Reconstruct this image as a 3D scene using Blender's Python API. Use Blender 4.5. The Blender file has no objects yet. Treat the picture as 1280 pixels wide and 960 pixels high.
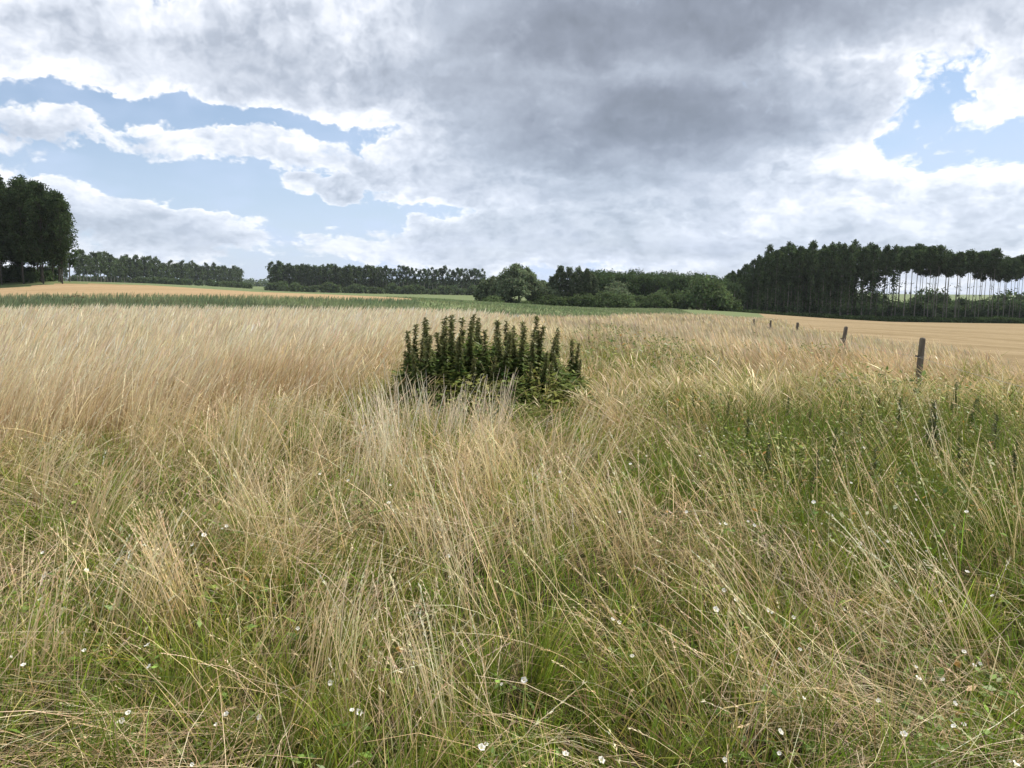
import bpy, math, random
import numpy as np
from mathutils import Vector, Matrix, Euler

random.seed(7)
rng = np.random.default_rng(11)
SC = bpy.context.scene
COL = SC.collection
rad = math.radians

# ------------------------------------------------------------------ camera
CAM_Z = 1.75
F = 967.0 / 1280.0                      # focal length in picture widths
PITCH, ROLL = rad(6.957), rad(0.5)
cam_d = bpy.data.cameras.new('camera')
cam = bpy.data.objects.new('camera', cam_d)
COL.objects.link(cam)
cam_d.sensor_width = 36.0
cam_d.lens = 36.0 * F
cam_d.clip_start, cam_d.clip_end = 0.05, 20000.0
CAM_R = Matrix.Rotation(rad(90) - PITCH, 3, 'X') @ Matrix.Rotation(ROLL, 3, 'Z')
cam.matrix_world = Matrix.Translation((0, 0, CAM_Z)) @ CAM_R.to_4x4()
SC.camera = cam


def ray(px, py):                        # direction of a point of the 1280x960 photograph
    return (CAM_R @ Vector(((px - 640) / 967.0, (480 - py) / 967.0, -1.0))).normalized()


def at(px, py, Y):                      # the world point on that ray at depth Y
    d = ray(px, py)
    s = Y / d.y
    return d.x * s, Y, CAM_Z + d.z * s


def azel(px, py):                       # azimuth and elevation of that ray, degrees
    d = ray(px, py)
    return math.degrees(math.atan2(d.x, d.y)), math.degrees(math.asin(d.z))


# ------------------------------------------------------------------ small tools
def sm(a, b, x):
    t = np.clip((np.asarray(x, float) - a) / (b - a), 0, 1)
    return t * t * (3 - 2 * t)


def hsh(ix, iy, k=0.0):
    v = np.sin(ix * 127.1 + iy * 311.7 + k * 74.7) * 43758.5453
    return v - np.floor(v)


def vnoise(x, y, s, k=0.0):             # value noise 0..1, feature size s
    x = np.asarray(x, float) / s
    y = np.asarray(y, float) / s
    ix, iy = np.floor(x), np.floor(y)
    fx, fy = x - ix, y - iy
    fx = fx * fx * (3 - 2 * fx)
    fy = fy * fy * (3 - 2 * fy)
    return (hsh(ix, iy, k) * (1 - fx) + hsh(ix + 1, iy, k) * fx) * (1 - fy) + \
           (hsh(ix, iy + 1, k) * (1 - fx) + hsh(ix + 1, iy + 1, k) * fx) * fy


def tag(o, label=None, cat=None, group=None, kind=None):
    if label:
        o['label'] = label
    if cat:
        o['category'] = cat
    if group:
        o['group'] = group
    if kind:
        o['kind'] = kind
    return o


def empty(name, loc=(0, 0, 0), rz=0.0):
    o = bpy.data.objects.new(name, None)
    o.location = loc
    o.rotation_euler = (0, 0, rz)
    COL.objects.link(o)
    return o


def mesh_obj(name, verts, faces, mat, cols=None, parent=None, smooth=False):
    """One mesh object from arrays: verts (N,3), faces (M,4) or (M,3), cols (N,3)."""
    verts = np.ascontiguousarray(verts, np.float32)
    faces = np.ascontiguousarray(faces, np.int32)
    me = bpy.data.meshes.new(name)
    k = faces.shape[1]
    me.vertices.add(len(verts))
    me.vertices.foreach_set('co', verts.ravel())
    me.loops.add(faces.size)
    me.loops.foreach_set('vertex_index', faces.ravel())
    me.polygons.add(len(faces))
    me.polygons.foreach_set('loop_start', np.arange(0, faces.size, k, dtype=np.int32))
    if smooth:
        me.polygons.foreach_set('use_smooth', np.ones(len(faces), bool))
    if cols is not None:
        ca = me.color_attributes.new('tint', 'FLOAT_COLOR', 'POINT')
        c4 = np.ones((len(verts), 4), np.float32)
        c4[:, :3] = cols
        ca.data.foreach_set('color', c4.ravel())
    me.update(calc_edges=True)
    if isinstance(mat, (list, tuple)):
        for m in mat:
            me.materials.append(m)
    else:
        me.materials.append(mat)
    o = bpy.data.objects.new(name, me)
    COL.objects.link(o)
    if parent is not None:
        o.parent = parent
    return o


class Soup:                             # collects quads
    def __init__(self):
        self.v, self.f, self.c, self.n = [], [], [], 0

    def add(self, v, f, c):
        if len(v) == 0:
            return
        v = np.asarray(v, np.float32)
        c = np.asarray(c, np.float32)
        if c.ndim == 1:
            c = np.repeat(c[None], len(v), 0)
        self.v.append(v)
        self.c.append(c)
        self.f.append(np.asarray(f, np.int64) + self.n)
        self.n += len(v)

    def build(self, name, mat, parent=None, smooth=False):
        return mesh_obj(name, np.concatenate(self.v), np.concatenate(self.f), mat,
                        np.concatenate(self.c), parent, smooth)


def norm(a):
    return a / np.maximum(np.linalg.norm(a, axis=-1, keepdims=True), 1e-9)


def blades(soup, root, phi, th0, th1, L, w, ca, cb, ts, ws, cpow=1.0, dphi=None, want_tip=False, bendpow=1.4):
    """Curved ribbons. phi lean azimuth, th0/th1 lean from vertical at base/tip, ts stations, ws width profile."""
    N = len(root)
    if N == 0:
        return None
    ts = np.asarray(ts, float)
    ws = np.asarray(ws, float)
    m = len(ts)
    if dphi is None:
        dphi = rng.normal(0, .25, N)
    P = np.zeros((N, m, 3))
    P[:, 0] = root
    for i in range(1, m):
        tm = .5 * (ts[i] + ts[i - 1])
        th = th0 + (th1 - th0) * tm ** bendpow
        ph = phi + dphi * tm
        ds = L * (ts[i] - ts[i - 1])
        P[:, i, 0] = P[:, i - 1, 0] + np.sin(th) * np.cos(ph) * ds
        P[:, i, 1] = P[:, i - 1, 1] + np.sin(th) * np.sin(ph) * ds
        P[:, i, 2] = P[:, i - 1, 2] + np.cos(th) * ds
    tw = rng.uniform(0, 2 * np.pi, N)
    side = np.stack([np.cos(tw), np.sin(tw), rng.normal(0, .15, N)], 1)
    W = (w[:, None] * ws[None])[:, :, None] * side[:, None, :] * .5
    V = np.stack([P - W, P + W], 2).reshape(-1, 3)
    tc = (ts ** cpow)[None, :, None]
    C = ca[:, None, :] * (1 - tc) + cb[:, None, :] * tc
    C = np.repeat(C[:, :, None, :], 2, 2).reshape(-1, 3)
    b = (np.arange(N) * m * 2)[:, None] + (np.arange(m - 1) * 2)[None]
    Q = np.stack([b, b + 1, b + 3, b + 2], -1).reshape(-1, 4)
    soup.add(V, Q, C)
    if want_tip:
        return P
    return None


def leaves(soup, pos, d, up, L, W, col, fold=.25):
    """Pointed leaves folded along the midrib: pos base, d direction, up rough normal."""
    N = len(pos)
    if N == 0:
        return
    d = norm(d)
    s = norm(np.cross(d, up))
    n = np.cross(s, d)
    L = np.asarray(L)[:, None]
    W = np.asarray(W)[:, None]
    mid = pos + d * L * .42 + n * W * fold
    V = np.stack([pos, mid + s * W * .5, pos + d * L, mid - s * W * .5], 1).reshape(-1, 3)
    Q = np.arange(N * 4).reshape(-1, 4)
    soup.add(V, Q, np.repeat(col, 4, 0))


def tube(soup, pts, radii, sides, col):
    pts = np.asarray(pts, float)
    n = len(pts)
    t = norm(np.gradient(pts, axis=0))
    ref = np.array([.31, .9, .2])
    s = norm(np.cross(t, ref))
    u = np.cross(s, t)
    a = np.arange(sides) / sides * 2 * np.pi
    R = np.asarray(radii, float)[:, None, None]
    V = pts[:, None] + R * (np.cos(a)[None, :, None] * s[:, None] + np.sin(a)[None, :, None] * u[:, None])
    q = []
    for i in range(n - 1):
        for j in range(sides):
            k = (j + 1) % sides
            q.append((i * sides + j, i * sides + k, (i + 1) * sides + k, (i + 1) * sides + j))
    c0 = (n - 1) * sides
    if sides == 4:
        q.append((c0, c0 + 1, c0 + 2, c0 + 3))
    elif sides == 6:
        q.append((c0, c0 + 1, c0 + 2, c0 + 3))
        q.append((c0, c0 + 3, c0 + 4, c0 + 5))
    soup.add(V.reshape(-1, 3), q, np.asarray(col))


def sphere_dirs(n):
    v = rng.normal(size=(n, 3))
    return norm(v)


# ------------------------------------------------------------------ materials
def new_mat(name):
    m = bpy.data.materials.new(name)
    m.use_nodes = True
    nt = m.node_tree
    nt.nodes.clear()
    out = nt.nodes.new('ShaderNodeOutputMaterial')
    return m, nt, out


def foliage(name, translucent, gloss=0.0, gain=(1, 1, 1)):
    m, nt, out = new_mat(name)
    at_ = nt.nodes.new('ShaderNodeAttribute')
    at_.attribute_name = 'tint'
    col = at_.outputs['Color']
    if gain != (1, 1, 1):
        mx = nt.nodes.new('ShaderNodeMix')
        mx.data_type = 'RGBA'
        mx.blend_type = 'MULTIPLY'
        mx.inputs[0].default_value = 1
        mx.inputs[7].default_value = (*gain, 1)
        nt.links.new(col, mx.inputs[6])
        col = mx.outputs[2]
    df = nt.nodes.new('ShaderNodeBsdfDiffuse')
    tr = nt.nodes.new('ShaderNodeBsdfTranslucent')
    mix = nt.nodes.new('ShaderNodeMixShader')
    mix.inputs[0].default_value = translucent
    nt.links.new(col, df.inputs[0])
    nt.links.new(col, tr.inputs[0])
    nt.links.new(df.outputs[0], mix.inputs[1])
    nt.links.new(tr.outputs[0], mix.inputs[2])
    last = mix
    if gloss:
        gl = nt.nodes.new('ShaderNodeBsdfGlossy')
        gl.inputs['Roughness'].default_value = .45
        gl.inputs['Color'].default_value = (.9, .9, .9, 1)
        m2 = nt.nodes.new('ShaderNodeMixShader')
        m2.inputs[0].default_value = gloss
        nt.links.new(last.outputs[0], m2.inputs[1])
        nt.links.new(gl.outputs[0], m2.inputs[2])
        last = m2
    nt.links.new(last.outputs[0], out.inputs[0])
    return m


def ground_mat(name, cols, scales, stretch=(1, 1, 1), rot=0.0, rough=.95, bump=.3):
    """Base colour from two noise octaves between three colours."""
    m, nt, out = new_mat(name)
    tc = nt.nodes.new('ShaderNodeTexCoord')
    mp = nt.nodes.new('ShaderNodeMapping')
    mp.inputs['Scale'].default_value = stretch
    mp.inputs['Rotation'].default_value = (0, 0, rot)
    nt.links.new(tc.outputs['Object'], mp.inputs[0])
    n1 = nt.nodes.new('ShaderNodeTexNoise')
    n1.inputs['Scale'].default_value = scales[0]
    n1.inputs['Detail'].default_value = 6
    n1.inputs['Roughness'].default_value = .65
    n2 = nt.nodes.new('ShaderNodeTexNoise')
    n2.inputs['Scale'].default_value = scales[1]
    n2.inputs['Detail'].default_value = 8
    n2.inputs['Roughness'].default_value = .7
    nt.links.new(mp.outputs[0], n1.inputs['Vector'])
    nt.links.new(mp.outputs[0], n2.inputs['Vector'])
    r1 = nt.nodes.new('ShaderNodeValToRGB')
    r1.color_ramp.elements[0].position = .38
    r1.color_ramp.elements[1].position = .62
    r1.color_ramp.elements[0].color = (*cols[0], 1)
    r1.color_ramp.elements[1].color = (*cols[1], 1)
    nt.links.new(n1.outputs[0], r1.inputs[0])
    mr = nt.nodes.new('ShaderNodeMapRange')
    mr.inputs[1].default_value, mr.inputs[2].default_value = .4, .68
    nt.links.new(n2.outputs[0], mr.inputs[0])
    mx = nt.nodes.new('ShaderNodeMix')
    mx.data_type = 'RGBA'
    nt.links.new(mr.outputs[0], mx.inputs[0])
    nt.links.new(r1.outputs[0], mx.inputs[6])
    mx.inputs[7].default_value = (*cols[2], 1)
    bs = nt.nodes.new('ShaderNodeBsdfPrincipled')
    bs.inputs['Roughness'].default_value = rough
    bs.inputs['Specular IOR Level'].default_value = .1
    nt.links.new(mx.outputs[2], bs.inputs['Base Color'])
    if bump:
        bp = nt.nodes.new('ShaderNodeBump')
        bp.inputs['Strength'].default_value = bump
        bp.inputs['Distance'].default_value = .1
        nt.links.new(n2.outputs[0], bp.inputs['Height'])
        nt.links.new(bp.outputs[0], bs.inputs['Normal'])
    nt.links.new(bs.outputs[0], out.inputs[0])
    return m


def bark_mat(name, c0, c1, scale=(3, 3, .6)):
    m = ground_mat(name, (c0, c1, tuple(.6 * v for v in c0)), (2.0, 6.0), scale, 0, .9, .5)
    return m


M_STRAW = foliage('dry_straw', .26, .03)
M_GRASS = foliage('green_blades', .36, .02)
M_FORB = foliage('forb_leaves', .35, .02)
M_REED = foliage('reed_blades', .35, .02)
M_LEAF = foliage('tree_leaves', .35)
M_BARK = bark_mat('poplar_bark', (.20, .19, .165), (.12, .115, .10))
M_BARK_DARK = bark_mat('dark_bark', (.07, .065, .055), (.045, .042, .036))
M_SOIL = ground_mat('meadow_soil', ((.035, .028, .015), (.065, .048, .025), (.032, .038, .014)), (1.3, 9))
M_PAST = ground_mat('pasture_grass', ((.085, .125, .055), (.11, .145, .065), (.12, .135, .06)), (.05, .3), (1, 1, 1), 0, .95, .2)

# ------------------------------------------------------------------ terrain
CTRL = []
for X in (-14, -6, 0, 5, 12):
    for Y in (-9, 2, 8, 13):
        CTRL.append((X, Y, 0.0 if X < 9 else -.08))


def C(px, py, Y):
    CTRL.append(at(px, py, Y))


CTRL += [(9.2, 25, -.30), (12.2, 39, -.65), (-20, 33, -.15), (-5, 36, -.22), (0, 48, -.6), (-40, 60, -.45), (-17, 70, -.6),
         (-90, 60, -.2), (40, 12, -.7), (60, 40, -2.0), (300, 245, -8.0), (300, 60, -5), (-300, 100, 2), (-400, 300, 4)]
for a in ((20, 372, 80), (300, 372, 85), (500, 376.5, 95), (0, 361, 165), (300, 364, 200), (505, 373, 150), (50, 353, 180),
          (200, 355, 590), (300, 357.5, 750), (340, 363, 600), (600, 368, 600), (640, 385, 211), (560, 380, 200), (830, 387, 250),
          (905, 389, 220), (950, 397, 245), (1280, 404, 245), (1280, 430, 60), (1100, 416, 60), (1280, 414, 120), (960, 401, 120)):
    C(*a)
for X in (-2600, -1200, -400, 0, 400, 1200, 2600):
    CTRL.append((X, 1600, -2.0))
    CTRL.append((X, 3600, -3.0))
CTRL = np.array(CTRL)


def tcoord(x, y):
    x = np.asarray(x, float)
    y = np.maximum(np.asarray(y, float), -11.5)
    return np.stack([2.2 * x / (y + 22), np.log((y + 22) / 22) * 1.6], -1)


def _U(r2):
    return np.where(r2 > 1e-12, r2 * np.log(np.maximum(r2, 1e-12)), 0) * .5


_A = tcoord(CTRL[:, 0], CTRL[:, 1])
_n = len(_A)
_K = _U(((_A[:, None] - _A[None]) ** 2).sum(-1)) + np.eye(_n) * .004
_P = np.concatenate([np.ones((_n, 1)), _A], 1)
_S = np.zeros((_n + 3, _n + 3))
_S[:_n, :_n] = _K
_S[:_n, _n:] = _P
_S[_n:, :_n] = _P.T
_W = np.linalg.solve(_S, np.concatenate([CTRL[:, 2], np.zeros(3)]))


def tz(x, y):
    q = tcoord(x, y)
    sh = q.shape[:-1]
    q = q.reshape(-1, 2)
    out = np.empty(len(q))
    for i in range(0, len(q), 60000):
        k = q[i:i + 60000]
        d2 = ((k[:, None] - _A[None]) ** 2).sum(-1)
        out[i:i + 60000] = _U(d2) @ _W[:_n] + _W[_n] + k @ _W[_n + 1:]
    return out.reshape(sh)


def inpoly(x, y, poly):
    c = np.zeros(np.shape(x), bool)
    n = len(poly)
    for i in range(n):
        x0, y0 = poly[i]
        x1, y1 = poly[(i + 1) % n]
        if y0 == y1:
            continue
        hit = ((y0 > y) != (y1 > y)) & (x < (x1 - x0) * (y - y0) / (y1 - y0) + x0)
        c ^= hit
    return c


FENCE_X = lambda y: 6.35 + .216 * (np.asarray(y, float) - 12)
STUB_L = [(-330, 66), (-120, 72), (-52, 78), (-28, 84), (-14, 95), (-13, 108), (-22, 150), (-44, 250), (-95, 262), (-92, 185), (-109, 166), (-230, 158), (-330, 158)]
STUB_R = [(7.0, -3), (9.8, 14), (15.4, 40), (34, 100), (72, 237), (420, 237), (420, -3)]

NR, NC = 300, 260
rows = (np.geomspace(2.0, 3700 + 14, NR) - 14)
us = np.linspace(-1.7, 1.7, NC)
gx = us[None] * (rows[:, None] + 14.0) * 1.0
gy = np.repeat(rows[:, None], NC, 1)
gz = tz(gx, gy)
gz += (vnoise(gx, gy, 1.3, 3) - .5) * .07 * sm(60, 20, gy) + (vnoise(gx, gy, 6, 4) - .5) * .12 * sm(120, 40, gy)
idx = np.arange(NR * NC).reshape(NR, NC)
quad = np.stack([idx[:-1, :-1], idx[:-1, 1:], idx[1:, 1:], idx[1:, :-1]], -1).reshape(-1, 4)
allv = np.stack([gx, gy, gz], -1).reshape(-1, 3)
cen = allv[quad].mean(1)
in_l = inpoly(cen[:, 0], cen[:, 1], STUB_L)
in_r = inpoly(cen[:, 0], cen[:, 1], STUB_R) & ~in_l
far_ = (cen[:, 1] > 78) & ~in_l & ~in_r
near_ = ~(in_l | in_r | far_)


def ground_piece(name, mask, mat):
    f = quad[mask]
    u, inv = np.unique(f, return_inverse=True)
    o = mesh_obj(name, allv[u], inv.reshape(-1, 4), mat, None, None, True)
    return tag(o, kind='structure')


def stubble_mat(name, c0, c1, c2, rot, sc):
    """Mown straw: fine fleck, broad blotches and the long combine swaths."""
    m, nt, out = new_mat(name)
    L = nt.links
    tc = nt.nodes.new('ShaderNodeTexCoord')
    mp = nt.nodes.new('ShaderNodeMapping')
    mp.inputs['Rotation'].default_value = (0, 0, rot)
    L.new(tc.outputs['Object'], mp.inputs[0])
    st = nt.nodes.new('ShaderNodeMapping')
    st.inputs['Scale'].default_value = (.006, .16 * sc, 1)
    L.new(mp.outputs[0], st.inputs[0])
    n1 = nt.nodes.new('ShaderNodeTexNoise')
    n1.inputs['Scale'].default_value = 1
    n1.inputs['Detail'].default_value = 5
    n1.inputs['Roughness'].default_value = .6
    L.new(st.outputs[0], n1.inputs['Vector'])
    n2 = nt.nodes.new('ShaderNodeTexNoise')
    n2.inputs['Scale'].default_value = .9
    n2.inputs['Detail'].default_value = 9
    n2.inputs['Roughness'].default_value = .75
    L.new(mp.outputs[0], n2.inputs['Vector'])
    r1 = nt.nodes.new('ShaderNodeMapRange')
    r1.inputs[1].default_value, r1.inputs[2].default_value = .36, .56
    L.new(n1.outputs[0], r1.inputs[0])
    a = nt.nodes.new('ShaderNodeMix')
    a.data_type = 'RGBA'
    L.new(r1.outputs[0], a.inputs[0])
    a.inputs[6].default_value = (*c0, 1)
    a.inputs[7].default_value = (*c1, 1)
    r2 = nt.nodes.new('ShaderNodeMapRange')
    r2.inputs[1].default_value, r2.inputs[2].default_value = .48, .75
    L.new(n2.outputs[0], r2.inputs[0])
    b = nt.nodes.new('ShaderNodeMix')
    b.data_type = 'RGBA'
    L.new(r2.outputs[0], b.inputs[0])
    L.new(a.outputs[2], b.inputs[6])
    b.inputs[7].default_value = (*c2, 1)
    bs = nt.nodes.new('ShaderNodeBsdfDiffuse')
    L.new(b.outputs[2], bs.inputs[0])
    bp = nt.nodes.new('ShaderNodeBump')
    bp.inputs['Strength'].default_value = .5
    bp.inputs['Distance'].default_value = .15
    L.new(n2.outputs[0], bp.inputs['Height'])
    L.new(bp.outputs[0], bs.inputs['Normal'])
    L.new(bs.outputs[0], out.inputs[0])
    return m


M_STUB_L = stubble_mat('stubble_gold', (.25, .185, .11), (.30, .225, .14), (.20, .145, .085), rad(-8), 1)
M_STUB_R = stubble_mat('stubble_tan', (.185, .145, .088), (.250, .200, .128), (.138, .104, .063), rad(16), 1)
ground_piece('meadow_ground', near_, M_SOIL)
ground_piece('pasture', far_, M_PAST)
ground_piece('stubble_field_left', in_l, M_STUB_L)
ground_piece('stubble_field_right', in_r, M_STUB_R)

# ------------------------------------------------------------------ grass
PALE = np.array((.79, .675, .475))
PALE_EVEN = np.array((.77, .68, .49))
TAN = np.array((.68, .50, .265))
GREY = np.array((.64, .585, .48))
RUST = np.array((.52, .315, .155))
FRESH = np.array((.175, .325, .032))
OLIVE = np.array((.32, .34, .05))
DEEP = np.array((.065, .105, .028))
BROWN = np.array((.14, .09, .045))

HOLLOWS = [(-3.0, 5.2, .7), (.2, 4.9, .5), (3.2, 5.6, .7), (-1.6, 3.2, .4), (1.9, 3.3, .5), (-3.6, 6.6, .6), (2.2, 7.6, .8), (4.3, 7.4, .8), (.1, 8.8, .7), (.9, 3.7, .5), (.55, 2.9, .55), (1.55, 4.5, .6), (1.2, 6.3, .9), (-3.3, 10.3, 1.0), (-1.0, 5.7, .3), (-2.3, 4.3, .5),
           (2.6, 4.0, .5), (-.4, 3.9, .3), (2.4, 16.0, 2.2)]


def hollow(x, y):
    h = np.zeros(np.shape(x))
    for a, b, r in HOLLOWS:
        h = np.maximum(h, np.exp(-(((x - a) ** 2 + (y - b) ** 2) / r ** 2)))
    return h


def zone_left(x, y):                     # the even pale stand of dry grass
    bx = np.interp(y, [0, 6, 7.5, 10, 14, 20, 40], [-9, -5.8, -4.2, -3.0, -2.2, -2.0, -1])
    return sm(.8, -.8, x - bx + (vnoise(x, y, 1.6, 9) - .5) * 2.0) * sm(5.5, 7.5, y)


def zone_far(x, y):
    return sm(13, 17, y)


def zone_forb(x, y):                     # green herbs at the right
    return sm(.9, 2.4, x - (y - 5) * .05) * sm(3.6, 5.0, y) * sm(12.5, 10.0, y)


def in_meadow(x, y):
    lim = np.interp(x, [-80, -40, -20, -5, 3, 14, 30], [34, 33.5, 33, 36, 47, 70, 92])
    return (y < lim + (vnoise(x, y, 3, 5) - .5) * 5) & (x < FENCE_X(y) + 3.0 + (vnoise(x, y, 2, 6) - .5) * 1.2 + sm(40, 80, y) * 3)


BANDS = [(.9, 3.2), (3.2, 5.5), (5.5, 9), (9, 14), (14, 22), (22, 36), (36, 95)]
MARGIN = 1.7


def scatter(band, dens):
    y0, y1 = band
    hw = .70 * y1 + MARGIN
    n = int((y1 - y0) * 2 * hw * dens)
    x = rng.uniform(-hw, hw, n)
    y = rng.uniform(y0, y1, n)
    k = (np.abs(x) < .70 * y + MARGIN) & in_meadow(x, y)
    return x[k], y[k]


def clump(x, y, s, pull, k):             # pull roots towards the centre of their tussock
    ix, iy = np.floor(x / s), np.floor(y / s)
    cx = (ix + .2 + .6 * hsh(ix, iy, k)) * s
    cy = (iy + .2 + .6 * hsh(ix, iy, k + 1)) * s
    p = pull * (.4 + .9 * hsh(ix, iy, k + 2))
    p = np.clip(p, 0, .85)
    return x + (cx - x) * p, y + (cy - y) * p, ix, iy


RUSTY = [(-3.0, 8.6, .8), (-3.4, 10.6, .9), (-2.3, 10.2, .8), (5.4, 14.2, 2.0), (8.0, 13.0, 1.8), (-.5, 6.5, .6), (3.6, 12.5, 1.2), (-1.9, 6.0, .7), (.9, 7.6, .7)]


def rusty(x, y):                         # patches of older red brown stems
    h = np.zeros(np.shape(x))
    for a, b, q in RUSTY:
        h = np.maximum(h, np.exp(-(((x - a) ** 2 + (y - b) ** 2) / q ** 2)))
    return h


def lean_field(x, y):
    """Prevailing lean of the tall stems (azimuth, 0 = to the right)."""
    left = zone_left(x, y)
    rightness = sm(-1.2, 1.6, x - .02 * y)
    base = np.where(left > .5, .25, np.where(rightness > vnoise(x, y, .9, 21), np.pi - .25, .35))
    return base


def mixc(a, b, t):
    return a * (1 - t[:, None]) + b * t[:, None]


def jitter(c, s):
    n = len(c)
    g = np.exp(rng.normal(0, s, (n, 1)))
    return np.clip(c * g * np.exp(rng.normal(0, s * .25, (n, 3))), 0, .85)


dry = Soup()
green = Soup()

for bi, band in enumerate(BANDS):
    yb = .5 * (band[0] + band[1])
    # --- tall flowering stems
    dens = [330, 330, 380, 400, 290, 150, 45][bi]
    x, y = scatter(band, dens)
    zl, zf, zo, ho = zone_left(x, y), zone_far(x, y), zone_forb(x, y), hollow(x, y)
    cl = vnoise(x, y, .55, 31) * .6 + vnoise(x, y, 1.7, 32) * .4
    prob = (.05 + .80 * sm(.44, .72, cl)) * (1 - zl) * (1 - zf) + zl * (.75 + .25 * cl) + zf * (1 - zl) * (.45 + .4 * cl)
    prob *= (1 - .85 * ho) * (1 - .05 * zo)
    prob *= 1 - .55 * sm(4.4, 2.6, y)
    front = np.exp(-(((x + .2) / 1.35) ** 2 + ((y - 9.1) / 1.25) ** 2))
    weed = np.exp(-(((x + .3) / 1.3) ** 2 + ((y - 11.2) / 1.5) ** 2)) + .75 * np.exp(-(((x + .2) / 1.1) ** 2 + ((y - 9.4) / .9) ** 2))
    prob *= 1 - np.minimum(.74, weed)
    prob *= 1 - .40 * sm(9, 6, y) * (1 - zl)
    k = rng.uniform(size=len(x)) < prob
    x, y, zl, zf, zo, ho, front = x[k], y[k], zl[k], zf[k], zo[k], ho[k], front[k]
    x, y, ix, iy = clump(x, y, .30, .55, 40)
    n = len(x)
    z = tz(x, y) - .02
    near = (1 - zl) * (1 - zf)
    phi = lean_field(x, y) + (vnoise(x, y, 1.1, 58) - .5) * 2.6 * sm(20, 10, y) * (1 - .6 * zl) + (hsh(ix, iy, 44) - .5) * (2.6 * near + 1.1) + rng.normal(0, .5 + .2 * near, n)
    th0 = .07 + .30 * near * hsh(ix, iy, 45) + np.abs(rng.normal(0, .13, n)) + .07 * zl
    th1 = th0 + .18 + .55 * near * hsh(ix, iy, 46) + np.abs(rng.normal(0, .25, n))
    H = (.44 + .46 * hsh(ix, iy, 47)) * near + .95 * zl + .78 * zf * (1 - zl)
    H = H * np.exp(np.clip(rng.normal(0, .15, n), -.5, .28)) * (1 - .45 * ho) * (1 - .2 * sm(-.3, 1.2, x - FENCE_X(y))) * (1 - .5 * front)
    w = np.full(n, [.0032, .0040, .0054, .0070, .0105, .017, .034][bi]) * rng.uniform(.7, 1.3, n)
    tone = hsh(ix, iy, 48)
    tip = mixc(np.repeat(TAN[None], n, 0), mixc(np.repeat(PALE[None], n, 0), np.repeat(PALE_EVEN[None], n, 0), np.maximum(zl, .8 * zf)), np.clip(.25 + .2 * zf + .6 * tone + .35 * zl + rng.normal(0, .2, n), 0, 1))
    og = np.clip((vnoise(x, y, 2.3, 50) - .45) * 1.6, 0, 1) * (1 - zl) * .45
    tip = mixc(tip, np.repeat(OLIVE[None] * 1.5, n, 0), og * rng.uniform(.3, 1, n))
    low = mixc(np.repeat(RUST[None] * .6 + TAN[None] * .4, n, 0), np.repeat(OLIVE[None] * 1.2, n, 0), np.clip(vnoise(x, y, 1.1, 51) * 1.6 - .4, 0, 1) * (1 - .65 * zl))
    rt = rusty(x, y) * .75
    tip = mixc(tip, np.repeat(RUST[None] * .8, n, 0), rt * rng.uniform(.2, 1, n))
    tip = tip * (1 - .25 * vnoise(x, y, .9, 59) * near)[:, None]
    tip = mixc(tip, np.repeat(OLIVE[None] * 1.15, n, 0), zo * rng.uniform(0, .45, n))
    east = zf * (1 - zl) * sm(-.5, 2.5, x)
    tip = tip * (1 - (.38 * (1 - vnoise(x, y, 1.8, 57)) + .12) * east)[:, None]
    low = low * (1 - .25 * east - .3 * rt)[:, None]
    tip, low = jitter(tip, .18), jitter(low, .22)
    root = np.stack([x, y, z], 1)
    if bi < 3:
        ts = [0, .25, .5, .72, .86, 1.0]
        wsn = [1.0, .95, .85, .7, .6, .35]
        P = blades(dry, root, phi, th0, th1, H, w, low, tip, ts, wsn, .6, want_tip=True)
        # panicles: short spikelets round the last fifth of each stem
        sel = rng.uniform(size=n) < [.75, .75, .6][bi]
        Ps = P[sel]
        m = len(Ps)
        ns = [16, 13, 8][bi]
        sz = [1.0, 1.1, 1.5][bi]
        fat = rng.uniform(.5, 1.3, m)
        for q in range(ns):
            f = rng.uniform(0, 1, m)
            seg = Ps[:, 4] + (Ps[:, 5] - Ps[:, 4]) * f[:, None]
            ax = norm(Ps[:, 5] - Ps[:, 4])
            d = ax * 1.5 + sphere_dirs(m) * (.75 * fat[:, None])
            leaves(dry, seg, d, sphere_dirs(m), .013 * sz * rng.uniform(.7, 1.4, m), .0032 * sz * rng.uniform(.7, 1.2, m),
                   jitter(tip[sel] * 1.02, .15), .1)
    else:
        ts = [0, .4, .74, .86, 1.0]
        g = 1.9
        wsn = [.85, .8, .6, g, .3]
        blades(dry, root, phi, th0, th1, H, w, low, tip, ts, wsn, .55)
    # --- dry leaf blades below the stems
    dens = [420, 430, 430, 340, 200, 95, 25][bi]
    x, y = scatter(band, dens)
    zl, zf, zo, ho = zone_left(x, y), zone_far(x, y), zone_forb(x, y), hollow(x, y)
    cl = vnoise(x, y, .5, 61) * .55 + vnoise(x, y, 1.4, 62) * .45
    prob = .08 + .86 * sm(.42, .68, cl)
    prob = np.maximum(prob, .9 * np.maximum(zl, .6 * zf)) * (1 - .6 * zo) * (1 - .35 * ho)
    prob *= 1 - .5 * sm(4.2, 2.4, y)
    prob *= 1 - .8 * np.minimum(1, np.exp(-(((x + .3) / 1.3) ** 2 + ((y - 10.8) / 1.7) ** 2)))
    k = rng.uniform(size=len(x)) < prob
    x, y, zl, zf = x[k], y[k], zl[k], zf[k]
    x, y, ix, iy = clump(x, y, .26, .5, 70)
    n = len(x)
    near = (1 - zl) * (1 - zf)
    phi = lean_field(x, y) + (hsh(ix, iy, 74) - .5) * 3.4 * near + rng.normal(0, .7, n)
    th0 = .15 + np.abs(rng.normal(0, .35, n))
    th1 = th0 + np.abs(rng.normal(.5, .6, n)) + .5 * near
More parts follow.
